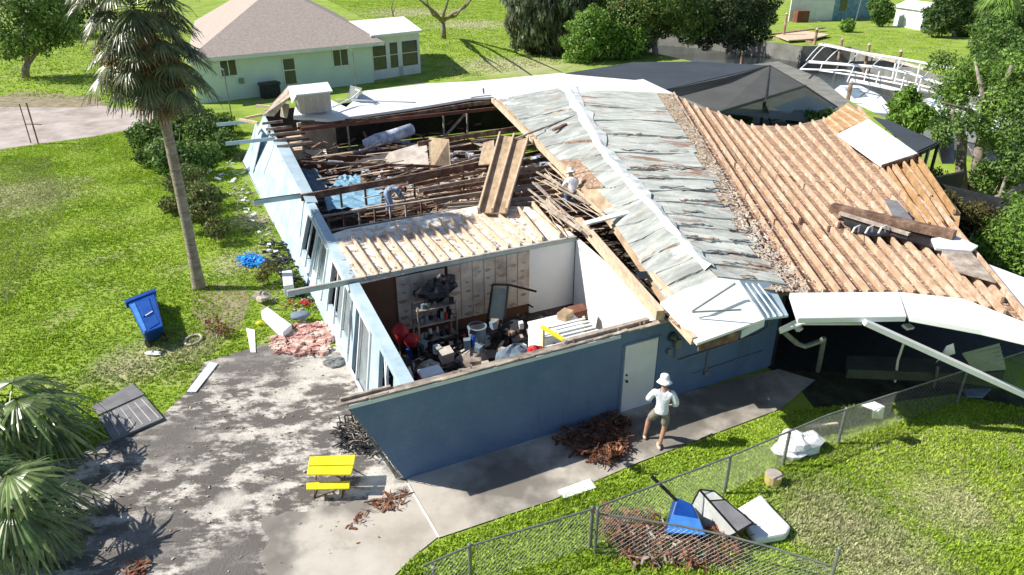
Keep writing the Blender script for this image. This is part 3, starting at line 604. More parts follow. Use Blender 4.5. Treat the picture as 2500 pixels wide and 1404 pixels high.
# ------- right wing: joists over a ceiling, roof gone
farR = [(1645, 228), (1690, 255), (1755, 275), (1830, 306), (1930, 308), (2010, 290), (2095, 262)]
midR = None
nearR = [(1935, 715), (2230, 716), (2350, 735), (2520, 790)]
JZ = 3.0
N = 17
def rw(k, t, z): 
    a = pl(farR, k); c = pl(nearR, k); return P(*lerp(a, c, t), z)
b = MB(); b.slab([rw(0, 0, JZ - .24)] + [P(*p, JZ - .24) for p in farR[1:]] + [P(*p, JZ - .24) for p in reversed(nearR)], .04); b.build('ceiling_panel', 'deck', house, label='brown ceiling board seen between the bare joists')
for k in range(N):
    f_ = k / (N - 1)
    br = .30 + .12 * f_ + rng.uniform(-.02, .02) if k > 1 else .5
    segs = ((0, br - .004), (br, .62 + rng.uniform(-.03, .03)), (.63, 1.)) if k < 15 else ((0, br), (br + .01, 1.))
    for si, (t0, t1) in enumerate(segs):
        if 11 <= k <= 15 and si == 1: t1 -= .09
        off = HU * (rng.uniform(-.03, .03)); dz = rng.uniform(-.02, .02)
        b = MB(); b.beam(rw(f_, t0, JZ - .1 + dz) + off, rw(f_, t1, JZ - .1 + rng.uniform(-.04, .03)) + off + HU * rng.uniform(-.05, .05), .06, .17); b.build('joist', 'joist', house)
b = MB()
for k in range(1300):
    f_ = rng.random(); t = rng.random(); p = rw(f_, t, JZ - .23 + rng.uniform(0, .02)); b.box(p, rng.uniform(.02, .09), rng.uniform(.01, .03), .01, rng.uniform(0, 3), (rng.uniform(-.2, .2), rng.uniform(-.2, .2)))
tag(b.build('wood_splinters', 'joist'), 'splinters and dust scattered between the bare joists', 'debris', kind='stuff')
b = MB()
for k in range(1500):
    t = rng.random(); s = rng.gauss(0, 1) * .05; a = pl(right_px, t); p = P(a[0] - 12 + s * 600 * (.35 + .65 * t), a[1], QZ + .05); b.box(p, rng.uniform(.03, .15), rng.uniform(.012, .04), rng.uniform(.01, .03), rng.uniform(0, 3), (rng.uniform(-.3, .3), rng.uniform(-.3, .3)))
tag(b.build('shingle_litter', 'drywall'), 'pale shingle and plaster litter along the joint of the two roofs', 'debris', kind='stuff')
# solid black sheet painting the dark of a hole under the fallen beam
b = MB(); b.slab(PP([(2060, 520), (2250, 560), (2330, 590), (2290, 608), (2180, 575), (2120, 575), (2060, 545)], JZ + .03), .04); b.build('painted_hole_shade', 'black', house)
for x in (2085, 2118, 2150):
    b = MB(); b.tube([P(x - 6, 570, JZ + .1), P(x + 2, 556, JZ + .22), P(x + 14, 550, JZ + .22), P(x + 10, 566, JZ + .1)], .025, 6); b.build('metal_strap', 'plaster', house)
# white eave panels along the near edge
for nm, top, bot in (('a', [(1928, 714), (2196, 712)], [(2214, 772), (1948, 776)]), ('b', [(2196, 712), (2350, 728), (2540, 800)], [(2540, 838), (2400, 805), (2222, 772)])):
    b = MB(); b.slab([P(*p, 3.12) for p in top] + [P(*p, 2.95) for p in bot], .14); b.build('eave_panel', 'white', house, bevel=.02, label='white insulated roof panel on the near eave')
b = MB(); b.slab([P(1902, 800, 2.6), P(1960, 772, 2.7), P(2110, 778, 2.7), P(2105, 790, 2.6), P(1960, 790, 2.6), P(1905, 812, 2.45)], .04); b.build('gutter', 'whitepaint', house)
b = MB(); b.tube([P(1915, 812, 2.4), P(1945, 838, 2.0), P(1965, 846, 1.9), P(2005, 832, 1.95), P(2012, 826, 2.0)], .06, 8); b.tube([P(2012, 826, 2.0), P(1997, 905, .5)], .06, 8); b.build('downspout', 'steel', house)
b = MB(); b.box(P(2215, 800, 2.35), .3, .15, .06, .5, (.3, .2)); b.box(P(1945, 806, 2.35), .16, .1, .12, .5, (.5, .4)); b.build('bent_flashing', 'whitepaint', house)
b = MB(); b.slab([P(1935, 715, 2.7), P(2230, 716, 2.7), P(2350, 735, 2.7), P(2520, 790, 2.7), P(2540, 838, 2.7), P(2400, 805, 2.7), P(2222, 776, 2.7), P(1948, 780, 2.7)], .03); b.build('sun_stop_panel', 'dark', house)  # added to close the gap that let sun patches onto the bench
# carport back wall and return, roof shade put into their dark colour
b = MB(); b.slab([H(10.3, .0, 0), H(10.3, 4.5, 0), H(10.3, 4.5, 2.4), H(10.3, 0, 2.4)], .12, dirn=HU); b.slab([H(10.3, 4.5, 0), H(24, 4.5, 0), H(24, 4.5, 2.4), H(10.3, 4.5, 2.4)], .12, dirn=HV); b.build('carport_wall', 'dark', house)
b = MB(); b.slab([H(10.2, -.2, .02), H(10.2, 4.6, .02), H(24, 4.6, .02), H(24, -3.5, .02), H(14, -2.2, .02)], .01); struct('carport_slab', b, 'dark')  # near-black slab colour carries the shade of the roof
# right-hand far part of the wing
Z2 = 3.04
b = MB(); b.slab(PP([(2012, 292), (2070, 250), (2122, 290), (2048, 322)], Z2), .05); b.build('roof_deck', 'orange', house)
for k in range(4):
    b = MB(); b.beam(P(2022 + 14 * k, 285 - 9 * k, Z2 + .05), P(2060 + 20 * k, 318 - 9 * k, Z2 + .05), .05, .08); b.build('joist', 'joist', house)
b = MB(); b.slab(PP([(2046, 326), (2120, 290), (2240, 374), (2152, 402)], Z2 + .06), .1); b.build('roof_panel', 'white', house, label='bright white roof panel beside the orange decking')
b = MB(); b.slab(PP([(2152, 404), (2240, 378), (2345, 520), (2335, 590), (2270, 570)], Z2 - .25), .05); b.build('roof_deck', 'orange', house)
for k in range(5):
    x = 2165 + 19 * k; y = 408 - 6 * k; b = MB(); b.beam(P(x, y, Z2 - .12), P(x + 105 - 4 * k, y + 165 - 8 * k, Z2 - .12), .08, .14); b.build('joist', 'orange', house)
b = MB(); b.beam(P(2150, 408, Z2 - .05), P(2240, 381, Z2 - .05), .1, .18); b.build('beam', 'darkwood', house)
b = MB(); b.slab([P(2470, 780, 2.7), P(2560, 800, 2.6), P(2560, 700, 2.6), P(2400, 640, 2.7), P(2370, 600, 2.7), P(2395, 660, 2.7)], .05); b.build('roof_panel', 'roofwhite', house, label='white roofing turned up at the right end')
wall('side_post', P(2150, 560, 0), P(2420, 640, 0), 0, 2.3, 'dark', .1)

# small screened dormer and carport posts at right rear
t = thing('screened_porch', 'low charcoal screened porch roof beside the white roof panel', 'porch', P(2250, 420, 0))
b = MB(); b.slab(PP([(2132, 285), (2178, 296), (2292, 350), (2240, 374)], 2.6), .05); b.build('screen_roof', 'screen', t)
for p in ((2248, 372), (2290, 352), (2268, 362)):
    q = P(*p, 2.55); b = MB(); b.beam(q, q - UP * 2.5, .1, .1, up=HU); b.build('post', 'steel' if p[0] == 2268 else 'charcoal', t)
b = MB(); b.beam(P(2240, 376, 2.5), P(2292, 352, 2.5), .08, .2); b.build('edge_beam', 'charcoal', t)

# pool enclosure
t = thing('pool_enclosure', 'dark screened pool enclosure behind the torn roof', 'pool enclosure', P(1850, 300, 0))
b = MB(); b.add(PP([(1372, 180, 3.0), (1545, 152, 3.1), (1700, 150, 3.1), (1880, 160, 3.1), (1770, 190, 3.1), (1606, 224, 3.0), (1560, 196, 3.02)]), (tuple(range(7)),)); b.build('roof_screen', 'screen', t)
b = MB(); b.add(PP([(1606, 224, 3.0), (1880, 160, 3.1), (1966, 210, 2.35), (1756, 276, 2.3), (1660, 235, 2.6)]), ((0, 1, 2, 3, 4),)); b.build('side_screen', 'screen_side', t)
b = MB(); b.add([P(1756, 276, 2.3), P(1966, 210, 2.35), P(2045, 262, .1), P(1985, 300, .1)], ((0, 1, 2, 3),)); b.build('low_screen', 'screen_low', t)
b = MB(); b.beam(P(1745, 278, 2.3), P(1966, 210, 2.35), .1, .14); b.beam(P(1606, 224, 3.0), P(1880, 160, 3.1), .05, .06); b.beam(P(1880, 160, 3.1), P(1966, 210, 2.35), .05, .05); b.beam(P(1880, 160, 3.1), P(1868, 243, 2.35), .05, .05); b.beam(P(1966, 210, 2.35), P(2045, 262, .1), .07, .07); b.build('frame', 'charcoal', t)
for a, c in (((1868, 246, 2.3), (1856, 310, .1)), ((1870, 262, 1.9), (1884, 312, .1))): b = MB(); b.beam(P(*a), P(*c), .12, .12, up=HU); b.build('post', 'charcoal', t)
flat('pool_deck', PP([(1500, 200), (1900, 150), (2000, 190), (2090, 262), (2040, 330), (1700, 330)]), 'seawall', .02)
b = MB(); b.quad(*PP([(1890, 262), (1975, 232), (2040, 262), (1950, 300)], .05)); tag(b.build('pool_water', 'poolwater'), None, None, kind='structure')

# ------------------------------------------------------------------ neighbour's house
nb = thing('neighbour_house', 'pale mint house with pinkish hip roof behind the palm', 'house', P(912, 205))
e1 = P(938, 102, 3.1); e2 = P(455, 146, 3.1); fd = (e2 - e1).normalized()
dd = (P(790, 14, 3.1) - e1).normalized(); e4 = e1 + dd * 27; e3 = e2 + dd * 27
r1 = e1.lerp(e2, .5) + dd * 9.5 + UP * 3.9; r2 = r1 + dd * 11
def roofplane(pts, name='roof', m='shingle'):
    b = MB(); b.slab(pts, .14); return b.build(name, m, nb)
roofplane([e1, e2, r1]); roofplane([e1 + UP * .002, r1 + UP * .002, r2, e4]); roofplane([e4, r2, e3]); roofplane([e2, e3, r2, r1])
b = MB(); 
for a, c in ((e1, e2), (e1, e4)): b.beam(a - UP * .14, c - UP * .14, .05, .24)
b.build('fascia', 'whitepaint', nb)
nx = Vector((fd.y, -fd.x, 0)); nx = nx if nx.y < 0 else -nx       # outward from the front wall
g1 = e1 + fd * .9 - nx * .5; g2 = e2 - fd * .5 - nx * .5; g1.z = g2.z = 0; g4 = g1 + dd * 25.5; g3 = g2 + dd * 25.5
def nwall(b, p, q, z0, z1, t=.15):
    d = (q - p).normalized(); n = Vector((-d.y, d.x, 0)); b.slab([p + UP * z0, q + UP * z0, q + UP * z1, p + UP * z1], t, dirn=n)
b = MB(); nwall(b, g2, g1, 0, 3.0, -.15 if False else .15) if (Vector((-(g1 - g2).y, (g1 - g2).x, 0)).dot(nx) < 0) else nwall(b, g1, g2, 0, 3.0); b.build('wall', 'mint', nb); b = MB(); nwall(b, g1, g4, 0, 3.0); b.build('wall', 'mint', nb)
b = MB(); nwall(b, g2, g3, 0, 3.0); b.build('wall', 'mint', nb)
def opening(px0, px1, yt, yb, name, kids):
    "place a window or door on the front wall at photo columns px0..px1"
    def onwall(x, y):
        a = (x - 1250) / FPX; bb = -(y - 702) / FPX; r = Vector((a, ct + bb * st, -st + bb * ct)); o = Vector((0, 0, CAMH)); t = (g1 - o).dot(nx) / r.dot(nx); return o + r * t
    a = onwall(px0, (yt + yb) / 2); c = onwall(px1, (yt + yb) / 2); zt = onwall(px0, yt).z; zb = max(.02, onwall(px0, yb).z)
    a.z = c.z = 0; d = (c - a); w = d.length; d.normalize(); o = nx * .03
    f_ = MB()
    for q in (a, c): f_.beam(q + o + UP * zb, q + o + UP * zt, .07, .08, up=d)
    for z in (zt, zb) + ((zb + (zt - zb) * .55,) if kids == 2 else ()): f_.beam(a + o + UP * z, c + o + UP * z, .08, .07)
    if kids == 1: m = (a + c) / 2; f_.beam(m + o + UP * zb, m + o + UP * zt, .05, .06, up=d)
    if name == 'window': f_.beam(a + o * 2 + UP * (zb - .06) - d * .08, c + o * 2 + UP * (zb - .06) + d * .08, .12, .05)
    fo = f_.build(name, 'whitepaint', nb); g_ = MB(); g_.slab([a + nx * .02 + UP * zb, c + nx * .02 + UP * zb, c + nx * .02 + UP * zt, a + nx * .02 + UP * zt], .02, dirn=-nx); g_.build('pane', 'glass', fo)
opening(537, 578, 148, 188, 'window', 1); opening(812, 850, 122, 163, 'window', 1); opening(692, 722, 143, 208, 'door', 2)
b = MB(); b.box(g1 + fd * 10.6 + nx * .1 + UP * 1.1, .3, .15, .35, R(40)); b.build('meter_box', 'steel', nb)
# sun room
sr = thing('sun_room', 'small white sun room with tall windows on the house end', 'porch', P(1026, 175))
s0 = P(912, 196); s1 = P(1028, 178); sz = 3.55
sd = (s1 - s0).normalized(); sb = (P(985, 44, sz) - P(1028, 77, sz)); sb.z = 0; rise = UP * sz; s2 = s1 + sb; s3 = s0 + sb
b = MB(); ov = sd * .25; b.slab([s0 - sb * .06 + rise, s1 + ov - sb * .06 + rise, s2 + ov + rise, s3 - sd * 1.5 + rise], .18); b.build('roof', 'white', sr)
b = MB(); nwall(b, s0, s1, 0, .75); nwall(b, s0, s1, 2.75, 3.36); nwall(b, s1, s2, 0, 3.34); nwall(b, s0, s0 + sd * .15, .75, 2.75); nwall(b, s0 + sd * 1.45, s0 + sd * 1.85, .75, 2.75); nwall(b, s0 + sd * 2.65, s0 + sd * 3.1, .0, 2.75); nwall(b, s1 - sd * .25, s1, .75, 2.75); b.build('wall', 'whitepaint', sr)
for a, c, z in ((.15, 1.45, .75), (1.85, 2.65, .05), (3.1, (s1 - s0).length - .25, .75)):
    b = MB(); inn = Vector((-sd.y, sd.x, 0)) * .08; b.slab([s0 + sd * a + inn + UP * z, s0 + sd * c + inn + UP * z, s0 + sd * c + inn + UP * 2.75, s0 + sd * a + inn + UP * 2.75], .02, dirn=inn.normalized()); w_ = b.build('window' if z > .5 else 'door', 'glass', sr)
    b = MB(); b.beam(s0 + sd * a + inn * .3 + UP * 1.8, s0 + sd * c + inn * .3 + UP * 1.8, .05, .06); b.build('frame', 'whitepaint', w_)

# ------------------------------------------------------------------ trees, palms, shrubs
def leafmesh(name, blobs, n, size, m, parent, up=.3, hang=0., shell=.55, r=None):
    r = r or nr; vol = np.array([b_[3] * b_[4] * b_[5] for b_ in blobs]) ** .75; vol /= vol.sum(); idx = r.choice(len(blobs), n, p=vol); B_ = np.array(blobs)[idx]
    d = r.normal(size=(n, 3)); d /= np.linalg.norm(d, axis=1)[:, None]; rad = shell + (1 - shell) * r.random(n) ** .6
    rad *= 1 + .22 * np.sin(d[:, 0] * 6 + B_[:, 0]) * np.sin(d[:, 2] * 7 + B_[:, 1])
    c = B_[:, :3] + d * rad[:, None] * B_[:, 3:6]; c[:, 2] = np.maximum(c[:, 2], .03)
    nrm = d * .7 + r.normal(size=(n, 3)) * .75; nrm[:, 2] += up; nrm /= np.linalg.norm(nrm, axis=1)[:, None]
    a = np.cross(nrm, r.normal(size=(n, 3))); a /= np.linalg.norm(a, axis=1)[:, None]
    if hang: a = a * (1 - hang) + np.array([0, 0, -1.]) * hang; a /= np.linalg.norm(a, axis=1)[:, None]; 
    bb = np.cross(nrm, a); bb /= np.linalg.norm(bb, axis=1)[:, None] + 1e-9
    s = (size * r.uniform(.5, 1.4, n))[:, None]; ln = 1.6 if hang else 1.
    V = np.stack([c - a * s * ln, c + bb * s * .42, c + a * s * ln, c - bb * s * .42], 1).reshape(-1, 3)
    return npmesh(name, V, np.arange(n * 4).reshape(-1, 4), m, parent)
def branches(b, base, blobs, r0, fork=.4, k=7, kinks=.15):
    base = Vector(base); c = Vector((sum(x[0] for x in blobs) / len(blobs), sum(x[1] for x in blobs) / len(blobs), sum(x[2] for x in blobs) / len(blobs)))
    f = base.lerp(c, fork); b.tube([base - UP * .1, base.lerp(f, .5) + Vector((rng.uniform(-.1, .1), rng.uniform(-.1, .1), 0)), f], [r0 * 1.25, r0, r0 * .85], 10)
    for i in range(k):
        x = blobs[i % len(blobs)]; q = Vector(x[:3]) + Vector([rng.uniform(-.5, .5) * x[3 + j] for j in range(3)]); m1 = f.lerp(q, .5) + Vector([rng.uniform(-kinks, kinks) * (q - f).length for _ in range(3)])
        b.tube([f - UP * r0 * .3, f.lerp(m1, .5), m1, q], [r0 * .7, r0 * .5, r0 * .3, r0 * .08], 7)
def tree(name, label, base, blobs, n, size, m, r0=.18, bark='bark', cat='tree', group=None, fork=.4, k=8, hang=0., shell=.45, kid='crown', stem='trunk', extra=None):
    t = thing(name, label, cat, base, group); b = MB(); branches(b, base, blobs, r0, fork, k); b.build(stem, bark, t, smooth=True)
    leafmesh(kid, blobs, n, size, m, t, hang=hang, shell=shell)
    if extra: leafmesh('dry_leaves' if extra[0] in ('leaf_olive', 'rust') else 'outer_leaves', blobs if len(extra) < 3 else extra[2], extra[1], size, extra[0], t, shell=.8)
    return t
def ray_blobs(base, lst):
    "crowns on the sight line of x, y at the depth of the trunk"
    Y = P(*base).y; out = []
    for i, (x, y, z, rx, ry, rz) in enumerate(lst):
        a = (x - 1250) / FPX; b = -(y - 702) / FPX; r = Vector((a, ct + b * st, -st + b * ct)); t_ = (Y + (-.4, .5, 0, .8)[i % 4] * ry) / r.y; out.append((a * t_, r.y * t_, max(rz * .8, CAMH + r.z * t_), rx, ry, rz))
    return out
def px_blobs(lst):
    "x, y, height, radii: crowns placed where they stand"
    return [(*P(x, y, z), rx, ry, rz) for x, y, z, rx, ry, rz in lst]
tree('shade_tree', 'leafy tree left of the palm by the road', P(62, 190), ray_blobs((62, 190), [(40, 60, 5.5, 2.6, 2.4, 2.2), (110, 30, 6.5, 2.4, 2.4, 2.), (20, 110, 4.5, 1.8, 1.8, 1.3), (150, 75, 4.5, 1.6, 1.8, 1.4), (70, -10, 8, 2.6, 2.4, 2), (100, 100, 4.5, 1.5, 1.4, 1.2)]), 9000, .17, 'leaf', .28, fork=.3)
tree('shade_tree', 'dark dense tree crown above the road behind the palm', P(150, 90), ray_blobs((150, 90), [(130, 20, 5, 2.5, 2.5, 2.5), (170, 50, 4, 1.8, 2, 2), (200, -10, 6, 3, 2.5, 2.5)]), 6000, .2, 'leaf_dark', .3)
tree('bush', 'pale weedy bush at the lawn edge behind the palm', P(285, 70), px_blobs([(280, 60, .8, 2.5, 1.5, 1.), (330, 50, .9, 2, 1.5, .9)]), 2500, .2, 'leaf_grey', .05, cat='bush', kid='foliage', stem='stem')
# bare tree on the far lawn
t = thing('bare_tree', 'leafless forked tree on the lawn behind the sun room', 'tree', P(1083, 95)); b = MB()
B0 = P(1083, 95); f_ = B0 + Vector((-.1, 0, 2.0)); b.tube([B0 - UP * .1, B0 + Vector((.05, 0, 1)), f_], [.34, .27, .27], 10)
for q, m_ in ((P(1040, -10, 6.0), P(1058, 38, 3.2)), (P(1095, -20, 7), P(1088, 20, 4.0)), (P(1150, -5, 5.5), P(1112, 40, 2.9)), (P(1010, -20, 6.5), P(1050, 20, 4.2)), (P(1180, -30, 7), P(1135, 18, 4.2))): b.tube([f_ - UP * .1, f_.lerp(m_, .5) + UP * .1, m_, m_.lerp(q, .5) + Vector((rng.uniform(-.3, .3), 0, .1)), q], [.22, .17, .13, .09, .03], 8)
b.build('trunk', 'bark', t, smooth=True)
t = thing('bare_sapling', 'thin pale sapling beside the sun room roof', 'tree', P(960, 62)); b = MB(); q = P(960, 62); b.tube([q, q + Vector((.1, 0, 1.)), q + Vector((-.1, .1, 2.2)), q + Vector((.3, .2, 3.4))], [.13, .11, .09, .04], 8); b.tube([q + Vector((0, 0, 1.4)), q + Vector((.5, 0, 2.4))], [.07, .03], 6); b.build('trunk', 'bark', t, smooth=True)
tree('weeping_tree', 'tall tree hung with grey moss at the lawn edge', P(1330, 132), ray_blobs((1330, 132), [(1300, 30, 4.6, 2.82, 2.56, 3.58), (1350, 60, 3.2, 2.43, 2.56, 3.07), (1380, 0, 5.5, 2.56, 2.56, 3.20), (1280, 0, 6.5, 2.05, 2.56, 2.56), (1360, 100, 1.8, 1.79, 1.79, 2.05), (1300, 90, 2.2, 1.54, 1.54, 2.05)]), 15000, .24, 'leaf_grey', .3, hang=.75, extra=('leaf_dark', 5000))
G = 'trees between the lawn and the canal'
tree('broadleaf_tree', 'bright green bush filling the corner next to the moss tree', P(1440, 150), ray_blobs((1440, 150), [(1420, 120, 1.6, 1.92, 1.79, 1.92), (1470, 110, 2.2, 2.30, 1.79, 2.43), (1440, 70, 3.2, 2.05, 1.92, 1.92), (1530, 130, 1.6, 1.92, 1.66, 1.79)]), 13500, .16, 'leaf_bright', .14, group=G)
tree('broadleaf_tree', 'large green and rust tree in front of the canal', P(1600, 135), ray_blobs((1600, 135), [(1530, 60, 3.5, 2.82, 2.30, 2.56), (1600, 30, 4.5, 3.07, 2.56, 2.56), (1680, 50, 4, 2.56, 2.56, 2.05), (1500, 10, 5.5, 2.94, 2.56, 2.56), (1640, -10, 6.5, 3.07, 2.56, 2.56), (1560, 100, 2, 1.79, 1.54, 1.54)]), 19500, .17, 'leaf', .3, group=G, extra=('leaf_olive', 3500), fork=.3)
tree('broadleaf_tree', 'grey leaved tree overhanging the canal near the dock', P(1780, 125), ray_blobs((1780, 125), [(1760, 40, 4, 3.07, 2.30, 2.43), (1830, 60, 3, 2.56, 2.05, 2.05), (1720, 80, 2.5, 2.05, 1.92, 1.54), (1850, 10, 5, 2.30, 2.30, 2.30), (1780, -10, 6, 2.82, 2.56, 2.56), (1800, 95, 1.6, 1.79, 1.54, 1.15)]), 18000, .17, 'leaf_dark', .25, group=G, extra=('leaf_grey', 5000))
tree('broadleaf_tree', 'rusty leaved tree behind the other canal trees', P(1700, 100), ray_blobs((1700, 100), [(1480, -10, 6, 3.20, 2.56, 2.56), (1700, 0, 6, 3.20, 2.56, 2.56), (1590, -20, 7, 3.84, 2.56, 2.56)]), 9000, .2, 'leaf_olive', .25, group=G)
# far bank foliage
G2 = 'bushes and trees on the far bank'
tree('bush', 'bright round shrub on the far lawn', P(2068, 74), px_blobs([(2068, 62, .8, .9, .8, .8)]), 1500, .16, 'leaf_bright', .05, cat='bush', kid='foliage', stem='stem')
tree('bush', 'climbing foliage between the blue wall and the white shed', P(2160, 60), px_blobs([(2155, 30, 1.8, 1.5, 1, 1.8), (2140, 5, 2.6, 1.2, 1, 1.4)]), 3000, .2, 'leaf', .06, cat='bush', group=G2, kid='foliage', stem='stem')
tree('hedge_tree', 'dark bushy tree right of the white shed', P(2330, 90), ray_blobs((2330, 90), [(2300, 40, 2.4, 2.2, 1.8, 2.2), (2360, 60, 2.0, 2., 1.5, 1.8), (2330, 0, 4, 2.2, 2, 2)]), 8000, .2, 'leaf_dark', .2, group=G2)
tree('hedge_tree', 'green tree behind the yellow palm on the right edge', P(2440, 150), ray_blobs((2440, 150), [(2420, 80, 2.2, 2, 1.5, 1.8), (2490, 90, 2.5, 2., 1.6, 2.), (2400, 130, 1., 1.2, 1, 1.), (2470, 150, 1., 1.8, 1.2, 1.)]), 9000, .17, 'leaf', .2, group=G2)
tree('hedge_tree', 'dark tree mass behind the yellow palm in the top right corner', P(2460, 60), ray_blobs((2460, 60), [(2400, 20, 4, 3, 2.5, 2.6), (2480, 30, 5, 3, 2.5, 2.6), (2540, 60, 3, 3, 2, 2.5)]), 7000, .22, 'leaf_dark', .2, group=G2)
# right-hand broken tree
RT = P(2385, 455); t = thing('storm_stripped_tree', 'broken tree with pale bare limbs on the right edge', 'tree', RT); b = MB()
def limb(pts, r): b.tube([P(*p) for p in pts], r, 9)
limb([(2350, 480, 0), (2345, 400, 1.3), (2350, 340, 2.4), (2335, 300, 3.2), (2325, 270, 3.8)], [.26, .22, .2, .15, .08])
limb([(2375, 480, 0), (2390, 380, 1.8), (2405, 300, 3.2), (2440, 240, 4.4), (2470, 160, 5.8)], [.28, .24, .22, .17, .07])
limb([(2398, 330, 2.7), (2370, 270, 3.8), (2300, 250, 4.4)], [.13, .1, .03]); limb([(2405, 300, 3.2), (2400, 230, 4.6), (2380, 150, 5.8)], [.15, .11, .04])
b.build('trunk', 'bark', t, smooth=True)
leafmesh('crown', px_blobs([(2330, 210, 4.6, 1.1, 1., .8), (2400, 170, 5.2, 1.3, 1.1, .9), (2460, 230, 4.6, 1.2, 1.1, 1.), (2500, 150, 5.5, 1.3, 1.1, 1.), (2300, 150, 5., .8, .8, .6), (2440, 100, 6, 1.3, 1.1, .9), (2490, 330, 3.4, .9, .9, .9), (2440, 350, 2.6, .6, .7, .6), (2370, 300, 3.6, .9, .8, .7), (2480, 400, 2.4, .8, .8, .8), (2300, 330, 2.6, .6, .6, .6), (2520, 260, 4.4, 1.1, 1.1, 1.)]), 16000, .085, 'leaf', t, shell=.1)
leafmesh('outer_leaves', px_blobs([(2380, 190, 5., 1.2, 1., .8), (2460, 260, 4.2, 1.2, 1.1, 1.), (2330, 240, 4.2, .9, .8, .6), (2490, 180, 5.4, 1.2, 1., 1.), (2430, 330, 3., .8, .8, .6)]), 7000, .085, 'leaf_bright', t, shell=.2)
t = thing('fallen_branch', 'pale fallen limb with twigs at the right corner of the wing', 'branch', P(2460, 540)); b = MB()
limb([(2370, 545, .8), (2420, 490, 1.2), (2510, 450, 1.4)], [.09, .12, .16]); limb([(2420, 490, 1.2), (2400, 520, 1.0), (2360, 600, 1.2)], [.07, .05, .03]); limb([(2440, 480, 1.3), (2460, 420, 2), (2490, 380, 2.6)], [.07, .05, .03]); limb([(2280, 490, 2.7), (2310, 530, 2.8), (2335, 575, 2.8)], [.02, .03, .03])
for k in range(26): x = rng.uniform(2330, 2500); y = rng.uniform(470, 600); limb([(x, y, 1.), (x + rng.uniform(-50, 50), y + rng.uniform(-40, 40), 1 + rng.uniform(-.3, .6))], [.025, .01])
b.build('limb', 'bark', t, smooth=True)
leafmesh('foliage', px_blobs([(2300, 480, 2.6, .6, .6, .25), (2380, 520, 1.8, .8, .7, .4), (2430, 560, 1.2, .9, .8, .4)]), 2500, .08, 'leaf_olive', t, shell=.1)
tree('bush', 'dense bright green bush at the right edge below the fallen limb', P(2470, 650), px_blobs([(2470, 600, 1.1, 1.2, 1.1, 1.), (2440, 560, 1.0, .8, .8, .8), (2520, 560, 1.5, 1.2, 1.2, 1.2), (2480, 520, 1.5, .9, .9, .7), (2520, 640, .8, .8, .8, .7)]), 12000, .075, 'leaf_bright', .06, cat='bush', kid='foliage', stem='stem')
tree('bush', 'mixed foliage around the stripped trunks', P(2440, 470), px_blobs([(2420, 430, 1.1, .9, .8, .8), (2480, 420, 1.4, 1., .9, 1.), (2310, 300, 1.2, .9, .8, .9), (2280, 430, .5, .6, .5, .4), (2370, 560, .8, .7, .6, .5)]), 7000, .09, 'leaf', .06, cat='bush', kid='foliage', stem='stem')
tree('areca_palm_clump', 'yellow green feathery shrub beside the boat', P(2225, 320), px_blobs([(2210, 260, 1.6, .8, .7, 1.1), (2240, 290, 1.1, .9, .8, .8), (2190, 300, .8, .6, .6, .6)]), 4500, .15, 'leaf_bright', .07, cat='shrub', kid='foliage', stem='stem', hang=.2)
# shrubs along the left wall
G3 = 'shrubs along the left side of the house'
tree('shrub', 'dark green leafy shrub bed behind the palm trunk', P(440, 400), px_blobs([(380, 340, .8, .95, .8, .75), (440, 320, 1., 1.1, .9, .85), (500, 330, 1., 1.1, .9, .85), (540, 350, .8, .9, .8, .7), (360, 380, .6, .7, .6, .5), (460, 390, .9, 1., .8, .8), (410, 400, .7, .7, .6, .6), (540, 300, .7, .8, .7, .6), (350, 330, 1., .9, .8, .8), (420, 300, 1.3, 1.1, 1., .9), (480, 290, 1.3, 1., .9, .8), (400, 370, 1.1, .9, .8, .7), (500, 380, .9, .9, .8, .7), (450, 440, .8, .8, .7, .6)]), 17000, .11, 'leaf', .05, cat='shrub', group=G3, kid='foliage', stem='stem')
tree('shrub', 'thinning brown green shrub leaning beside the palm trunk', P(545, 590), px_blobs([(430, 450, 1.2, .5, .5, .4), (480, 470, 1.2, .7, .6, .5), (500, 520, .9, .65, .55, .5), (440, 510, 1., .45, .4, .35), (530, 560, .6, .5, .45, .4), (460, 430, 1.4, .7, .6, .5), (500, 480, 1.3, .7, .6, .5), (420, 500, 1.2, .5, .4, .4)]), 6000, .065, 'leaf_olive', .05, cat='shrub', group=G3, kid='foliage', stem='stem', fork=.3, k=12, extra=('leaf', 2600))
tree('shrub', 'small leggy shrub by the wall base above the rubbish', P(655, 690), px_blobs([(655, 655, .5, .3, .3, .25), (640, 675, .3, .25, .22, .2)]), 700, .045, 'leaf_olive', .025, cat='shrub', group=G3, kid='foliage', stem='stem')
tree('dead_shrub', 'dry brown shrub on the bare soil near the palm', P(525, 830), px_blobs([(520, 790, .3, .3, .25, .25), (545, 805, .25, .25, .2, .18)]), 420, .04, 'rust', .02, cat='shrub', kid='foliage', stem='stem', k=9)

tree('bush', 'low green plants inside the pool enclosure behind the bare joists', P(1850, 300), px_blobs([(1800, 292, .4, 1., .6, .4), (1960, 285, .4, 1.2, .6, .4), (2020, 280, .4, .6, .5, .4)]), 1800, .14, 'leaf', .03, cat='plants', kid='foliage', stem='stem')
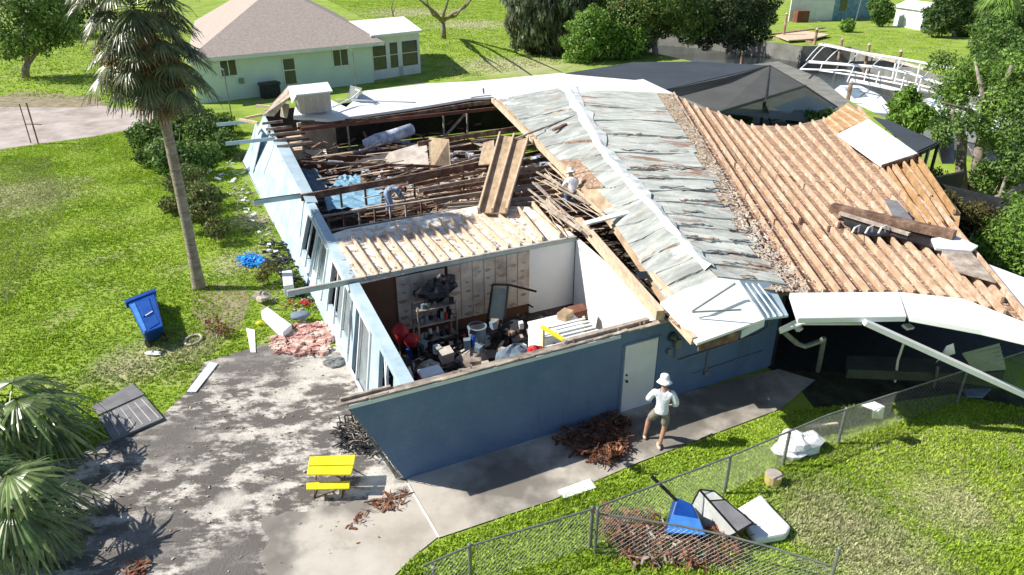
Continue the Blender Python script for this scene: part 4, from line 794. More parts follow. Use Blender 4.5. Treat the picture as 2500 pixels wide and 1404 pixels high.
# fan palms
def fan(b, o, d, lp, Rr, droop=.5, nseg=30, spread=2.2, wmul=1., sag=.25):
    o = Vector(o); d = Vector(d).normalized(); sd = d.cross(UP); sd = sd.normalized() if sd.length > .05 else Vector((1, 0, 0))
    e = o + d * lp - UP * sag * lp * .6; d2 = (d - UP * (.35 + sag)).normalized(); nrm = sd.cross(d2).normalized()
    if nrm.z < 0: nrm = -nrm
    b.tube([o, o + d * lp * .5 - UP * sag * lp * .1, e], [.022, .016, .012], 4, cap=False)
    for k in range(nseg):
        f_ = k / (nseg - 1) * 2 - 1; a = f_ * spread / 1.; dr = (d2 * math.cos(a) + sd * math.sin(a)).normalized(); ln = Rr * (1 - .35 * abs(f_) ** 2) * rng.uniform(.85, 1.1)
        side = nrm.cross(dr).normalized(); w_ = ln * spread * 2 / nseg * .31 * wmul; pts = []
        for q, ww in ((0.04, .25), (.3, .8), (.6, .9), (.82, .5), (1., .04)):
            c = e + dr * ln * q - UP * droop * ln * q * q * (1.0 + rng.uniform(-.25, .4) * (q > .5)) + nrm * .10 * ln * abs(f_) * (1 - q)
            pts.append((c - side * w_ * ww, c + nrm * w_ * .35, c + side * w_ * ww))
        n0 = len(b.v)
        for p in pts: b.v += [Vector(x) for x in p]
        for i in range(4):
            j = n0 + 3 * i; b.f += [(j, j + 1, j + 4, j + 3), (j + 1, j + 2, j + 5, j + 4)]
def palm(label, base, top, r, tiers, name='cabbage_palm', group=None):
    t = thing(name, label, 'palm', base, group); b = MB(); base = Vector(base); top = Vector(top); pts = []; rs = []
    for i in range(70):
        f_ = i / 69; pts.append(base.lerp(top, f_) + Vector((math.sin(f_ * 3) * .05, 0, 0))); rs.append(r * (1.25 - .3 * min(1, f_ * 6)) * (1 + .045 * (i % 2) + rng.uniform(-.02, .02)) * (1 - .12 * f_))
    b.tube(pts, rs, 14); b.build('trunk', 'palmbark', t, smooth=True)
    for nm, m, (c, n, e0, e1, lp, Rr, dp, sag) in tiers:
        b = MB()
        for k in range(n):
            a = k * 2.39996 + rng.uniform(-.2, .2); el = R(e0 + (e1 - e0) * (k + .5) / n + rng.uniform(-8, 8)); d = Vector((math.cos(a) * math.cos(el), math.sin(a) * math.cos(el), math.sin(el)))
            fan(b, Vector(c) + UP * (.5 * k / n), d, lp * rng.uniform(.8, 1.15), Rr * rng.uniform(.85, 1.1), dp, sag=sag)
        b.build(nm, m, t)
    return t
pb = P(487, 705); pz = pb + Vector((-.10, .1, 7.4))
palm('tall palm with ragged drooping crown on the left lawn', pb, pb + Vector((-.05, .1, 8.0)), .17, [
    ('crown', 'frond', (pz + Vector((.05, 0, -.35)), 34, -26, 30, 1.12, .74, .48, .16)),
    ('crown', 'frond', (pz + Vector((-.1, 0, 1.15)), 32, -16, 62, 1.05, .76, .48, .16)),
    ('dead_fronds', 'frond_dead', (pz + Vector((.1, 0, -.55)), 26, -50, -5, .62, .6, .55, .25)),
    ('dead_fronds', 'frond_dead', (pz + Vector((-.1, 0, .45)), 20, -50, 0, .85, .65, .75, .35))])
for lab, cx_, cy_, z, gx, n in (('young fan palm at the left edge beside the grey board', 36, 1025, .95, (20, 1130), 8), ('young fan palm in the lower left corner over the driveway', 0, 1250, .95, (-20, 1390), 10)):
    g_ = P(cx_, cy_, z); palm(lab, (g_.x - .1, g_.y + .0, 0), g_, .14, [('crown', 'frond_light', (g_, n, -2, 48, .6, 1.2, .55, .2)), ('dead_fronds', 'frond_dead', (g_ - UP * .2, 2, -50, -30, .4, .6, .6, .4))], 'young_palm', 'young fan palms at the lower left edge')
g_ = P(2440, 10, 5.0); palm('yellowing palm crown in the top right corner', (g_.x, g_.y, 0), g_, .2, [('crown', 'leaf_bright', (g_, 16, -30, 50, 1., 1.3, .8, .4)), ('dead_fronds', 'frond_dead', (g_ - UP * .6, 10, -65, -30, .7, 1.0, .8, .4))])

# ------------------------------------------------------------------ chain link fence
def chainlink(b, p, q, h, sp=.1, r=.003, sag=None):
    p = Vector(p); q = Vector(q); Ln = (q - p).length; d = (q - p) / Ln
    def pt(s, z):
        s = max(0, min(Ln, s)); v = p + d * s + UP * z
        if sag: v = v + sag(s / Ln, z / h)
        return v
    k = -int(h / sp) - 1; n = int(Ln / sp) + 1
    for i in range(k, n):
        for sg in (1, -1):
            s0 = i * sp if sg > 0 else (i * sp + h)
            z0, z1 = 0, h; s1 = s0 + sg * h
            if max(s0, s1) < 0 or min(s0, s1) > Ln: continue
            lo = 0.; hi = 1.
            if sg > 0: lo = max(0, -s0 / h); hi = min(1, (Ln - s0) / h)
            else: lo = max(0, (s0 - Ln) / h); hi = min(1, s0 / h)
            if hi - lo < .02: continue
            ns = 4 if sag else 1
            b.tube([pt(s0 + sg * h * (lo + (hi - lo) * j / ns), h * (lo + (hi - lo) * j / ns)) for j in range(ns + 1)], r, 3, cap=False)
def fence(label, px, h, posts, name='chain_link_fence', sag=None):
    pts = PP(px); t = thing(name, label, 'fence', pts[0]); b = MB()
    for p, q in zip(pts[:-1], pts[1:]): chainlink(b, p, q, h, sag=sag)
    b.build('chain_mesh', 'steel', t); b = MB(); 
    rp = []
    for p, q in zip(pts[:-1], pts[1:]):
        for j in range(5): rp.append(p.lerp(q, j / 5) + UP * h + (sag(j / 5, 1.) if sag else Vector()))
    rp.append(pts[-1] + UP * h + (sag(1., 1.) if sag else Vector())); b.tube(rp, .02, 8); b.build('top_rail', 'steel', t)
    for x, y, hh in posts:
        g_ = P(x, y); b = MB(); b.tube([g_ - UP * .05, g_ + UP * hh], .033, 10); b.blob(g_ + UP * hh, .04, .04, .03, j=0, seg=8); b.build('post', 'steel', t)
    return t
fence('long galvanised chain link fence between the path and the lawn', [(1040, 1482), (1150, 1432), (1440, 1338), (1768, 1205), (2000, 1100), (2330, 985), (2480, 935)], .98, [(1150, 1432, 1.02), (1440, 1338, 1.02), (1768, 1205, 1.0), (1910, 1140, .98), (2045, 1085, 1.), (2335, 983, 1.)])
pC = P(1447, 1345)
def sg_(s, z): return Vector((0, 0, -.55 * s * z)) + Vector((-.05, .45, 0)) * z * math.sin(s * 2.6) * .6
fence('collapsed chain link run sagging over brown litter and the blue tarp', [(1447, 1352), (2022, 1440)], 1.0, [(1452, 1352, 1.12)], 'collapsed_fence', sag=sg_)
t = thing('fence_post', 'lone steel fence post standing at the bottom right', 'post', P(2022, 1440)); b = MB(); q = P(2022, 1440); b.tube([q - UP * .05, q + UP * 1.0], .03, 10); b.build('post', 'steel', t); b = MB(); b.blob(q + UP * 1.0, .038, .038, .03, j=0, seg=8); b.build('cap', 'steel', t)
t = thing('fence_post', 'short steel post at the bottom edge left of the fence', 'post', P(1062, 1440)); b = MB(); q = P(1062, 1440); b.tube([q - UP * .05, q + UP * .55], .035, 10); b.build('post', 'steel', t); b = MB(); b.blob(q + UP * .55, .045, .045, .03, j=0, seg=8); b.build('cap', 'steel', t)

# ------------------------------------------------------------------ people
def skin_mesh(chains, name, m, parent, sub=2):
    """chains: list of [(point, radius), ...]; points that coincide are joined, so the body is one surface"""
    vs = []; rs = []; es = []
    def idx(p, r):
        for i, q in enumerate(vs):
            if (q - p).length < 1e-4: return i
        vs.append(p); rs.append(r); return len(vs) - 1
    for ch in chains:
        prev = None
        for p, r in ch:
            i = idx(Vector(p), r)
            if prev is not None and prev != i: es.append((prev, i))
            prev = i
    me = bpy.data.meshes.new(name); me.from_pydata([tuple(v) for v in vs], es, []); o = bpy.data.objects.new(name, me); C.objects.link(o)
    md = o.modifiers.new('s', 'SKIN'); md.use_smooth_shade = True; md.branch_smoothing = .6
    for i, d in enumerate(me.skin_vertices[0].data): d.radius = (rs[i], rs[i]) if not isinstance(rs[i], tuple) else rs[i]; d.use_root = (i == 0)
    sb = o.modifiers.new('d', 'SUBSURF'); sb.levels = sub; sb.render_levels = sub
    bpy.context.view_layer.update(); dg = bpy.context.evaluated_depsgraph_get(); nm = bpy.data.meshes.new_from_object(o.evaluated_get(dg)); bpy.data.objects.remove(o)
    nm.materials.clear(); nm.materials.append(M[m]); nm.polygons.foreach_set('use_smooth', [True] * len(nm.polygons)); o = bpy.data.objects.new(name, nm); C.objects.link(o); o.parent = parent; return o
def addmesh(o, b, mi=None):
    bm = bmesh.new(); bm.from_mesh(o.data); t_ = bpy.data.meshes.new('t'); t_.from_pydata([tuple(v) for v in b.v], [], b.f); bm.from_mesh(t_); bm.to_mesh(o.data); bm.free(); o.data.polygons.foreach_set('use_smooth', [True] * len(o.data.polygons))
def person(label, loc, facing, J, top, bottom, hat=None, shoes='dark', long_sleeve=True, short_legs=True, scale=1., group=None):
    """J: joints in metres, x to the right, y forward, z up"""
    t = thing('person', label, 'person', loc, group); t.rotation_euler = (0, 0, facing); t.scale = (scale,) * 3
    g = {k: Vector(v) for k, v in J.items() if k != 'upright'}
    hd = (g['head'] - g['neck']).normalized(); face = Vector(J.get('look', (0, 1, 0))).normalized()
    ch = [[(g['pelvis'], .13), (g['waist'], .12), (g['chest'], .145), (g['neck'], .055), (g['neck'] + hd * .07, .052), (g['head'], .09), (g['head'] + hd * .09, .075)]]
    for s in 'LR':
        ch.append([(g['chest'], .145), (g['sh' + s], .062), (g['el' + s], .044), (g['wr' + s], .028), (g['ha' + s], .034)])
        ha = g['ha' + s]; d = (ha - g['wr' + s]).normalized(); sd = d.cross(Vector((0, 0, 1))); sd = sd.normalized() if sd.length > .1 else Vector((1, 0, 0)); cu = d.cross(sd)
        sg = 1 if s == 'L' else -1
        for k, (o_, l_) in enumerate(((-.027, .062), (-.009, .075), (.009, .07), (.027, .055))): ch.append([(ha, .034), (ha + d * .035 + sd * o_, .011), (ha + d * (.035 + l_ * .6) + sd * o_ * 1.2 + cu * .012, .0095), (ha + d * (.03 + l_) + sd * o_ * 1.2 + cu * .035, .008)])
        ch.append([(ha, .034), (ha + sd * .036 * sg + d * .005, .012), (ha + sd * .058 * sg + d * .04, .009)])
        ch.append([(g['pelvis'], .13), (g['hip' + s], .095), (g['kn' + s], .06), (g['kn' + s].lerp(g['an' + s], .35), .06), (g['an' + s], .038), (g['an' + s] + Vector((0, .03, -.05)), .035), (g['toe' + s], .035)])
    body = skin_mesh(ch, 'body', 'skin', t)
    f_ = MB(); hc = g['head'] + hd * .03; rt = face.cross(hd).normalized(); f_.blob(hc, .078, .092, .115, math.atan2(-face.x, face.y), j=0, seg=14)
    f_.blob(hc + face * .092 - hd * .01, .014, .022, .02, 0, j=0, seg=8); 
    for s in (-1, 1): f_.blob(hc + rt * s * .08 - hd * .005, .012, .018, .03, 0, j=0, seg=8); f_.blob(hc + rt * s * .032 + face * .082 + hd * .02, .012, .012, .009, 0, j=0, seg=6)
    f_.blob(hc + face * .083 - hd * .05, .026, .012, .009, 0, j=0, seg=8); addmesh(body, f_)
    pelv = g['pelvis']; sc_ = [[(pelv - Vector((0, 0, .06)) if J.get('upright') else pelv, .185), (pelv, .175), (g['waist'], .165), (g['chest'], .19), (g['neck'] - hd * .03, .085)]]
    for s in 'LR':
        e = g['wr' + s].lerp(g['el' + s], .12) if long_sleeve else g['el' + s].lerp(g['sh' + s], .3)
        sc_.append([(g['chest'], .19), (g['sh' + s], .098)] + ([(g['el' + s], .072), (e, .052)] if long_sleeve else [(e, .085)]))
    skin_mesh(sc_, 'shirt', top, t)
    sc_ = [[(g['waist'], .15), (pelv, .165)]]
    for s in 'LR':
        e = g['kn' + s].lerp(g['hip' + s], .12) if short_legs else g['an' + s] + Vector((0, 0, .03)); sc_.append([(pelv, .165), (g['hip' + s], .125), (g['kn' + s].lerp(g['hip' + s], .5), .105)] + ([(e, .098)] if short_legs else [(g['kn' + s], .085), (e, .062)]))
    skin_mesh(sc_, 'trousers' if not short_legs else 'shorts', bottom, t)
    for s in 'LR':
        b = MB(); a = g['an' + s]; to = g['toe' + s]; d = (to - a); d.z = 0; d.normalize(); c = a + d * .06; c.z = min(a.z, to.z) - .0; b.blob(c, .052, .15, .055, math.atan2(-d.x, d.y), j=.02, seg=12); b.build('shoe', shoes, t, smooth=True).location = (0, 0, 0)
    b = MB(); b.blob(hc + hd * .025 - face * .012, .088, .098, .108, math.atan2(-face.x, face.y), j=.03, seg=14)
    b.v = [v if (v - hc).dot(face) < .045 or (v - hc).dot(hd) > .06 else hc + (v - hc) * .8 for v in b.v]
    b.build('hair', 'hair', t, smooth=True)
    if hat:
        b = MB(); q = hd.to_track_quat('Z', 'Y').to_matrix(); V = []; n = 20; prof = [(.0, .165), (.07, .163), (.098, .145), (.108, .07), (.112, .045), (.15, .01), (.185, -.03), (.18, -.036), (.115, .035)]
        for r_, z_ in prof:
            for k in range(n): a = 2 * math.pi * k / n; V.append(hc + q @ Vector((r_ * math.cos(a) * .95, r_ * math.sin(a), z_ + .012 * math.sin(3 * a) * (r_ > .14))))
        F = [(i * n + k, i * n + (k + 1) % n, (i + 1) * n + (k + 1) % n, (i + 1) * n + k) for i in range(len(prof) - 1) for k in range(n)]
        b.add(V, F); b.build('hat', hat, t, smooth=True)
    return t
# build() places children relative to their parent's location; the person's parts are given in its own space
_pw = parent_world
def parent_world(p):
    if p.name.split('.')[0] == 'person': return Vector((0, 0, 0))
    return _pw(p)
fp_ = P(1606, 1086)
person('man in white bucket hat, white shirt and shorts, seen from behind by the blue wall', fp_ + UP * .03, R(-8), dict(upright=1,
    pelvis=(0, 0, .93), waist=(0, .01, 1.08), chest=(0, .03, 1.32), neck=(0, .04, 1.49), head=(0, .07, 1.63), look=(-.1, 1, -.25),
    shL=(-.19, .02, 1.42), elL=(-.33, .02, 1.16), wrL=(-.2, .24, 1.2), haL=(-.13, .30, 1.22), shR=(.19, .02, 1.42), elR=(.31, -.02, 1.14), wrR=(.25, .16, .98), haR=(.23, .22, .95),
    hipL=(-.1, 0, .88), knL=(-.24, .22, .5), anL=(-.3, .16, .1), toeL=(-.33, .32, .04), hipR=(.1, 0, .88), knR=(.1, -.02, .48), anR=(.02, -.16, .09), toeR=(.0, .0, .03)), 'shirt', 'shorts', 'shirt', shoes='greywood')
GW = 'workers bent over inside the open rooms'
wl = P(948, 530, 1.4)
person('worker in patterned blue clothes bent over the joists of the middle room', wl, R(-65), dict(
    pelvis=(0, 0, .93), waist=(0, .12, 1.02), chest=(0, .34, 1.08), neck=(0, .5, 1.05), head=(0, .62, .98), look=(0, .5, -.8),
    shL=(-.18, .36, 1.06), elL=(-.2, .45, .8), wrL=(-.16, .56, .6), haL=(-.15, .6, .52), shR=(.18, .36, 1.06), elR=(.2, .48, .8), wrR=(.16, .62, .62), haR=(.15, .66, .54),
    hipL=(-.1, 0, .88), knL=(-.14, .08, .5), anL=(-.14, 0, .1), toeL=(-.15, .15, .04), hipR=(.1, 0, .88), knR=(.14, .12, .5), anR=(.14, .04, .1), toeR=(.15, .19, .04)), 'camo', 'jeans', None, short_legs=False, group=GW)
wl = P(1398, 512, 1.95)
person('worker in a white top and pale blue trousers at the torn roof edge', wl, R(20), dict(
    pelvis=(0, 0, .62), waist=(0, .05, .76), chest=(0, .14, .98), neck=(0, .22, 1.13), head=(0, .28, 1.24), look=(0, .8, -.5),
    shL=(-.17, .14, 1.05), elL=(-.24, .26, .84), wrL=(-.18, .42, .72), haL=(-.17, .47, .68), shR=(.17, .14, 1.05), elR=(.24, .26, .84), wrR=(.18, .42, .72), haR=(.17, .47, .68),
    hipL=(-.1, 0, .58), knL=(-.16, .3, .5), anL=(-.15, .12, .12), toeL=(-.16, .27, .06), hipR=(.1, 0, .58), knR=(.16, .3, .5), anR=(.15, .12, .12), toeR=(.16, .27, .06)), 'shirt', 'jeans', 'shirt', short_legs=False, group=GW)

# ------------------------------------------------------------------ yard objects
t = thing('picnic_table', 'small yellow children\'s picnic table with bench on the driveway', 'picnic table', P(810, 1200))
def planks(px, z, nm, th=.04, m='yellow'): 
    b = MB(); b.slab(PP(px, z), th); return b.build(nm, m, t, bevel=.015)
planks([(756, 1114), (868, 1109), (864, 1134), (752, 1136)], .58, 'tabletop'); planks([(752, 1138), (863, 1136), (857, 1158), (749, 1158)], .575, 'tabletop')
planks([(748, 1178), (854, 1173), (853, 1192), (748, 1194)], .34, 'bench')
for sx in (775, 845):
    b = MB(); a = P(sx, 1138, .54); g1_ = P(sx - 10, 1216, .02); g2_ = P(sx - 5, 1160, .02); b.tube([a, g1_], .018, 6); b.tube([a + Vector((0, .1, 0)), g2_ + Vector((0, .3, 0))], .018, 6); b.tube([P(sx, 1184, .32), a.lerp(g1_, .45)], .018, 6); b.tube([g1_, g1_ + Vector((.0, .5, 0))], .018, 6); b.build('leg', 'darkwood', t)
t = thing('recycling_cart', 'blue wheeled cart tipped over on the left lawn', 'wheeled bin', P(360, 800))
cp = PP([(311, 740), (377, 714), (399, 795), (350, 815)], .62); base_ = PP([(322, 760), (385, 735), (402, 820), (358, 840)], .03)
b = MB(); b.add(cp + base_, ((0, 1, 2, 3), (7, 6, 5, 4), (0, 4, 5, 1), (1, 5, 6, 2), (2, 6, 7, 3), (3, 7, 4, 0))); b.build('body', 'bluebin', t, bevel=.04)
def onc(u, v, h=.0): return cp[0].lerp(cp[1], u).lerp(cp[3].lerp(cp[2], u), v) + UP * h
b = MB(); b.slab([onc(-.06, -.08, .05), onc(1.06, -.08, .05), onc(1.06, .02, .05), onc(-.06, .02, .05)], .2); b.build('lid', 'bluebin', t, bevel=.02)
b = MB(); b.slab([onc(.3, .12, .03), onc(.75, .1, .03), onc(.75, .55, .03), onc(.3, .58, .03)], .03); b.build('front_panel', 'bluebin', t, bevel=.01)
b = MB(); b.slab([onc(.05, .1, .02), onc(.22, .1, .02), onc(.2, .95, .02), onc(.05, .98, .02)], .02); b.build('side_panel', 'bluelight', t)
b = MB(); b.slab([onc(.35, .66, .02), onc(.8, .62, .02), onc(.85, .9, .02), onc(.35, .95, .02)], .02); b.build('lower_panel', 'bluebin', t)
b = MB(); b.beam(onc(.4, .6, .05), onc(.72, .56, .05), .03, .02); b.build('handle', 'white', t)
for u in (.12, .88): b = MB(); q = onc(u, 1.0, -.35); ax = (cp[1] - cp[0]).normalized() * .04; b.tube([q - ax, q + ax], .13, 16); b.build('wheel', 'black', t)
t = thing('wood_panel', 'grey planked panel lying at the edge of the driveway', 'panel', P(315, 1000))
b = MB(); b.slab(PP([(225, 992), (323, 936), (352, 962), (240, 1012)], .07), .05); b.build('board', 'matgrey', t)
b = MB(); b.slab(PP([(240, 1018), (352, 966), (399, 1020), (275, 1074)], .09), .06); o = b.build('board', 'matgrey', t)
for k in range(6): b = MB(); p = lerp((262, 1012), (345, 974), k / 5); q = lerp((292, 1062), (388, 1020), k / 5); b.beam(P(*p, .095), P(*q, .095), .018, .012); b.build('batten', 'drywall', t)
def one(name, label, cat, m, b, group=None, bevel=0., smooth=False): return tag(b.build(name, m, bevel=bevel, smooth=smooth), label, cat, group)
def flatp(px, z, th): b = MB(); b.slab(PP(px, z), th); return b
one('white_board', 'long white board on the grass edge of the driveway', 'board', 'white', flatp([(512, 884), (532, 887), (478, 956), (456, 956)], .05, .03))
one('white_sheet', 'crumpled white sheet lying on the path edge by the grass', 'sheet', 'white', flatp([(1362, 1196), (1440, 1168), (1456, 1190), (1378, 1216)], .06, .03))
b = MB(); b.slab(PP([(600, 800), (622, 805), (624, 860), (612, 860)], .04), .03); one('stick', 'short pale stick at the top corner of the driveway', 'stick', 'white', b)
# log, stumps and things beside the fence
t = thing('log_round', 'fresh cut yellow log standing on the lawn by the fence', 'log', P(1885, 1183)); b = MB(); q = P(1885, 1180); b.tube([q, q + UP * .25], [.16, .18], 14); b.build('bark', 'stump', t); b = MB(); b.tube([q + UP * .25, q + UP * .262], .165, 14); b.build('cut_face', 'drywall', t)
t = thing('broken_cart', 'broken blue cart and black handle lying in the collapsed fence', 'wheeled bin', P(1670, 1290)); 
b = MB(); tp = [P(1652, 1214, .75), P(1690, 1230, .7), P(1722, 1306, .35), P(1626, 1300, .35)]; bt = [P(1640, 1225, .25), P(1700, 1250, .2), P(1735, 1322, .02), P(1618, 1312, .02)]
b.add(tp + bt, ((0, 1, 2, 3), (7, 6, 5, 4), (0, 4, 5, 1), (1, 5, 6, 2), (2, 6, 7, 3), (3, 7, 4, 0))); b.build('body', 'bluebin', t, bevel=.03)
b = MB(); b.slab([tp[0].lerp(tp[3], .5) + UP * .01, tp[1].lerp(tp[2], .5) + UP * .01, tp[2] + UP * .01, tp[3] + UP * .01], .02); b.build('panel', 'bluelight', t)
b = MB(); b.tube([P(1652, 1222, .7), P(1590, 1162, 1.0)], .035, 8); b.build('handle', 'black', t)
t = thing('glass_cabinet', 'toppled clear cabinet with black edges beside the blue cart', 'cabinet', P(1760, 1260))
b = MB(); c4 = PP([(1708, 1196), (1745, 1200), (1838, 1278), (1800, 1300)], .5) ; d4 = PP([(1682, 1245), (1712, 1262), (1790, 1310), (1760, 1318)], .05)
b.add(c4 + d4, ((0, 1, 2, 3), (0, 4, 5, 1), (3, 2, 6, 7), (0, 3, 7, 4))); b.build('side', 'plastic_clear', t)
b = MB()
for i in range(4): b.beam(c4[i], c4[(i + 1) % 4], .03, .03); b.beam(c4[i], d4[i], .025, .025, up=HU)
b.beam(c4[0].lerp(c4[3], .28), c4[1].lerp(c4[2], .28), .03, .03); b.build('frame', 'black', t)
b = MB(); b.slab([c4[0].lerp(c4[3], .3) + UP * .01, c4[1].lerp(c4[2], .3) + UP * .01, c4[2] + UP * .01, c4[3] + UP * .01], .02); b.build('back', 'matgrey', t)
one('cushion', 'large white cushion lying on the lawn beside the collapsed fence', 'cushion', 'white', flatp([(1795, 1242), (1858, 1205), (1888, 1240), (1932, 1284), (1920, 1302), (1845, 1316), (1836, 1300)], .22, .2), bevel=.05)
b = MB(); b.blob(P(1950, 1085, .15), .55, .35, .25, .3, .14, 14); b.blob(P(1925, 1100, .1), .35, .3, .2, 0, .14, 12); one('foam_block', 'torn white foam chunk behind the fence mesh', 'foam', 'white', b)
b = MB(); b.slab([P(2104, 988, 1.0), P(2135, 980, 1.0), P(2160, 992, 1.0), P(2145, 1003, 1.0)], .03); b.slab([P(2133, 1003, 1.0), P(2160, 994, 1.0), P(2155, 1024, .6), P(2130, 1022, .6)], .02, dirn=HV); one('bent_sheet', 'bent white sheet hung over the fence rail', 'sheet', 'white', b)
b = MB(); b.beam(P(1968, 1042, .25), P(2045, 1034, .3), .06, .05); one('timber', 'short tan timber behind the fence rail', 'plank', 'newwood', b)
# twiggy brown litter
def litter(name, label, px, n, ln, m, z0=.03, z1=.12, cat='debris', wd=.02, curl=0.):
    poly = PP(px); xs = [p.x for p in poly]; ys = [p.y for p in poly]; b = MB(); k = 0
    while k < n:
        x = rng.uniform(min(xs), max(xs)); y = rng.uniform(min(ys), max(ys))
        if not inpoly(np.array([x]), np.array([y]), [(p.x, p.y) for p in poly])[0]: continue
        k += 1; a = rng.uniform(0, 6.3); L_ = ln * rng.uniform(.3, 1.2); z = rng.uniform(z0, z1); c = Vector((x, y, z)); d = Vector((math.cos(a), math.sin(a), rng.uniform(-.3, .5) if z > .05 else rng.uniform(0, .3))) * L_
        m1 = c + d * .5 + Vector((rng.uniform(-1, 1), rng.uniform(-1, 1), rng.uniform(0, 1))) * L_ * curl; w2 = wd * rng.choice([.25, .4, .6, 1., 1.7])
        b.beam(c, m1, w2, w2 * .5); b.beam(m1, c + d, w2 * .8, w2 * .4)
    return tag(b.build(name, m), label, cat, kind='stuff')
litter('brown_litter', 'curled brown palm litter heaped in the sagging fence', [(1460, 1270), (1560, 1258), (1650, 1300), (1790, 1290), (1835, 1290), (1820, 1345), (1790, 1385), (1690, 1390), (1560, 1385), (1480, 1330)], 800, .26, 'rust', .02, .24, wd=.026, curl=.35)
litter('brown_litter', 'pale stems and paper under the brown litter', [(1500, 1290), (1640, 1310), (1760, 1380), (1560, 1400)], 160, .22, 'greywood', .02, .2, wd=.03, curl=.2)
litter('brown_litter', 'dark brown palm litter piled against the blue wall', [(1350, 1075), (1500, 1015), (1540, 1035), (1530, 1120), (1480, 1145), (1420, 1125)], 800, .18, 'rustdark', .02, .2, wd=.03, curl=.35)
b = MB(); 
for k in range(40): q = P(1500 + rng.uniform(-12, 14), 1110, rng.uniform(.0, .55)); b.beam(q, q + Vector((rng.uniform(-.12, .12), rng.uniform(-.05, .05), rng.uniform(.05, .25))), .05, .02)
tag(b.build('palm_boot', 'rust'), 'upright husk of brown palm fibre in the pile by the blue wall', 'palm husk')
litter('black_litter', 'tangled black branches and cables under the flared wall end', [(815, 1070), (860, 1030), (900, 1050), (930, 1110), (900, 1120), (840, 1110)], 260, .3, 'dark', .02, .22, wd=.022, curl=.4)
litter('black_litter', 'pale twigs leaning in the black tangle', [(850, 1045), (900, 1050), (925, 1110), (870, 1105)], 60, .4, 'greywood', .05, .4, wd=.015, curl=.2)
litter('dry_fronds', 'rusty dry fronds scattered near the picnic table', [(890, 1230), (1000, 1195), (980, 1245), (870, 1260), (850, 1285), (880, 1300), (900, 1270)], 90, .16, 'rust', .02, .05, wd=.03, curl=.2)
litter('dry_fronds', 'brown dead fronds at the bottom edge of the driveway', [(310, 1375), (350, 1368), (360, 1420), (300, 1420)], 50, .2, 'rust', .02, .06, wd=.025, curl=.2)
b = MB(); b.tube([P(888, 1226, .03), P(950, 1215, .05), P(1010, 1202, .04)], .014, 6); b.tube([P(900, 1232, .03), P(1000, 1208, .05)], .01, 6); one('twig', 'long thin twig on the slab beside the house corner', 'twig', 'darkwood', b)
litter('driveway_chips', 'small pale chips strewn over the driveway', [(100, 1200), (520, 900), (780, 870), (880, 980), (900, 1150), (640, 1260), (560, 1404), (200, 1404)], 160, .05, 'drywall', .02, .03, wd=.03)
litter('driveway_chips', 'dark twigs and leaves strewn over the driveway', [(100, 1200), (520, 900), (780, 870), (880, 980), (1000, 1190), (900, 1404), (200, 1404)], 170, .07, 'deck', .02, .03, wd=.018, curl=.2)
b = MB(); b.blob(P(818, 888, .0), .32, .26, .12, 0, .1, 16); one('gravel_heap', 'small dark heap of gravel next to the side wall', 'gravel heap', 'felt', b)
litter('pink_rubble', 'broken pink roofing rubble spilled beside the house', [(665, 840), (700, 800), (790, 790), (815, 830), (800, 860), (730, 872), (660, 862)], 420, .18, 'pink', .02, .08, wd=.13, curl=.05)
litter('rubbish', 'mixed pale rubbish on the grass along the side wall', [(560, 460), (600, 440), (690, 600), (780, 740), (760, 800), (640, 780), (640, 700), (700, 680), (600, 560)], 240, .2, 'greywood', .02, .1, wd=.05, curl=.1)
litter('rubbish', 'white scraps lying along the side wall', [(500, 400), (580, 390), (640, 560), (720, 690), (700, 700), (620, 560), (540, 450)], 60, .3, 'white', .02, .06, wd=.09, curl=.05)
litter('rubbish', 'dark broken pieces against the foot of the side wall', [(640, 590), (690, 590), (780, 740), (740, 740), (650, 640)], 160, .3, 'dark', .02, .14, wd=.07, curl=.1)
litter('blue_scraps', 'shredded bright blue tarp on the grass near the side wall', [(575, 632), (615, 624), (648, 636), (640, 652), (600, 656)], 150, .22, 'cyan', .02, .09, wd=.07, curl=.2)
one('white_box', 'long white box fallen in the rubbish beside the side wall', 'box', 'white', flatp([(636, 760), (652, 748), (712, 792), (690, 812)], .3, .28), bevel=.02)
b = MB(); b.blob(P(732, 770, .25), .3, .24, .1, .2, .06, 14); one('pillow', 'slate blue pillow on the rubbish by the house', 'pillow', 'slate', b, smooth=True)
b = MB(); b.blob(P(640, 725, .2), .25, .2, .18, .2, .18, 12); one('rubbish_bag', 'lumpy grey white bag at the left end of the rubbish', 'bag', 'drywall', b)
b = MB(); b.blob(P(635, 789, .08), .12, .07, .07, .2, .06, 10); one('yellow_toy', 'small yellow toy on the grass beside the rubbish', 'toy', 'yellow', b, smooth=True)
one('white_bin', 'open white bin among the rubbish against the wall', 'bin', 'white', flatp([(688, 662), (712, 658), (716, 694), (692, 698)], .5, .45), bevel=.02)
b = MB()
for k in range(12): q = P(rng.uniform(705, 755), rng.uniform(732, 746), rng.uniform(.1, .25)); b.box(q, rng.uniform(.06, .2), .05, .02, rng.uniform(0, 3), (rng.uniform(-.4, .4), 0))
tag(b.build('red_scraps', 'red'), 'red scraps lying behind the slate blue pillow', 'debris', kind='stuff')
b = MB(); 
for k in range(10): a = k * .63; b.tube([P(472, 830, .05) + Vector((.22 * math.cos(a), .3 * math.sin(a), 0)), P(472, 830, .05) + Vector((.22 * math.cos(a + .63), .3 * math.sin(a + .63), .02))], .04, 6)
one('plastic_ring', 'pale crumpled plastic loop on the grass near the blue cart', 'plastic', 'drywall', b)
b = MB(); b.blob(P(375, 862, .06), .2, .1, .08, 0, .2, 10); one('white_scrap', 'small white scrap on the weedy grass below the blue cart', 'scrap', 'white', b)
b = MB()
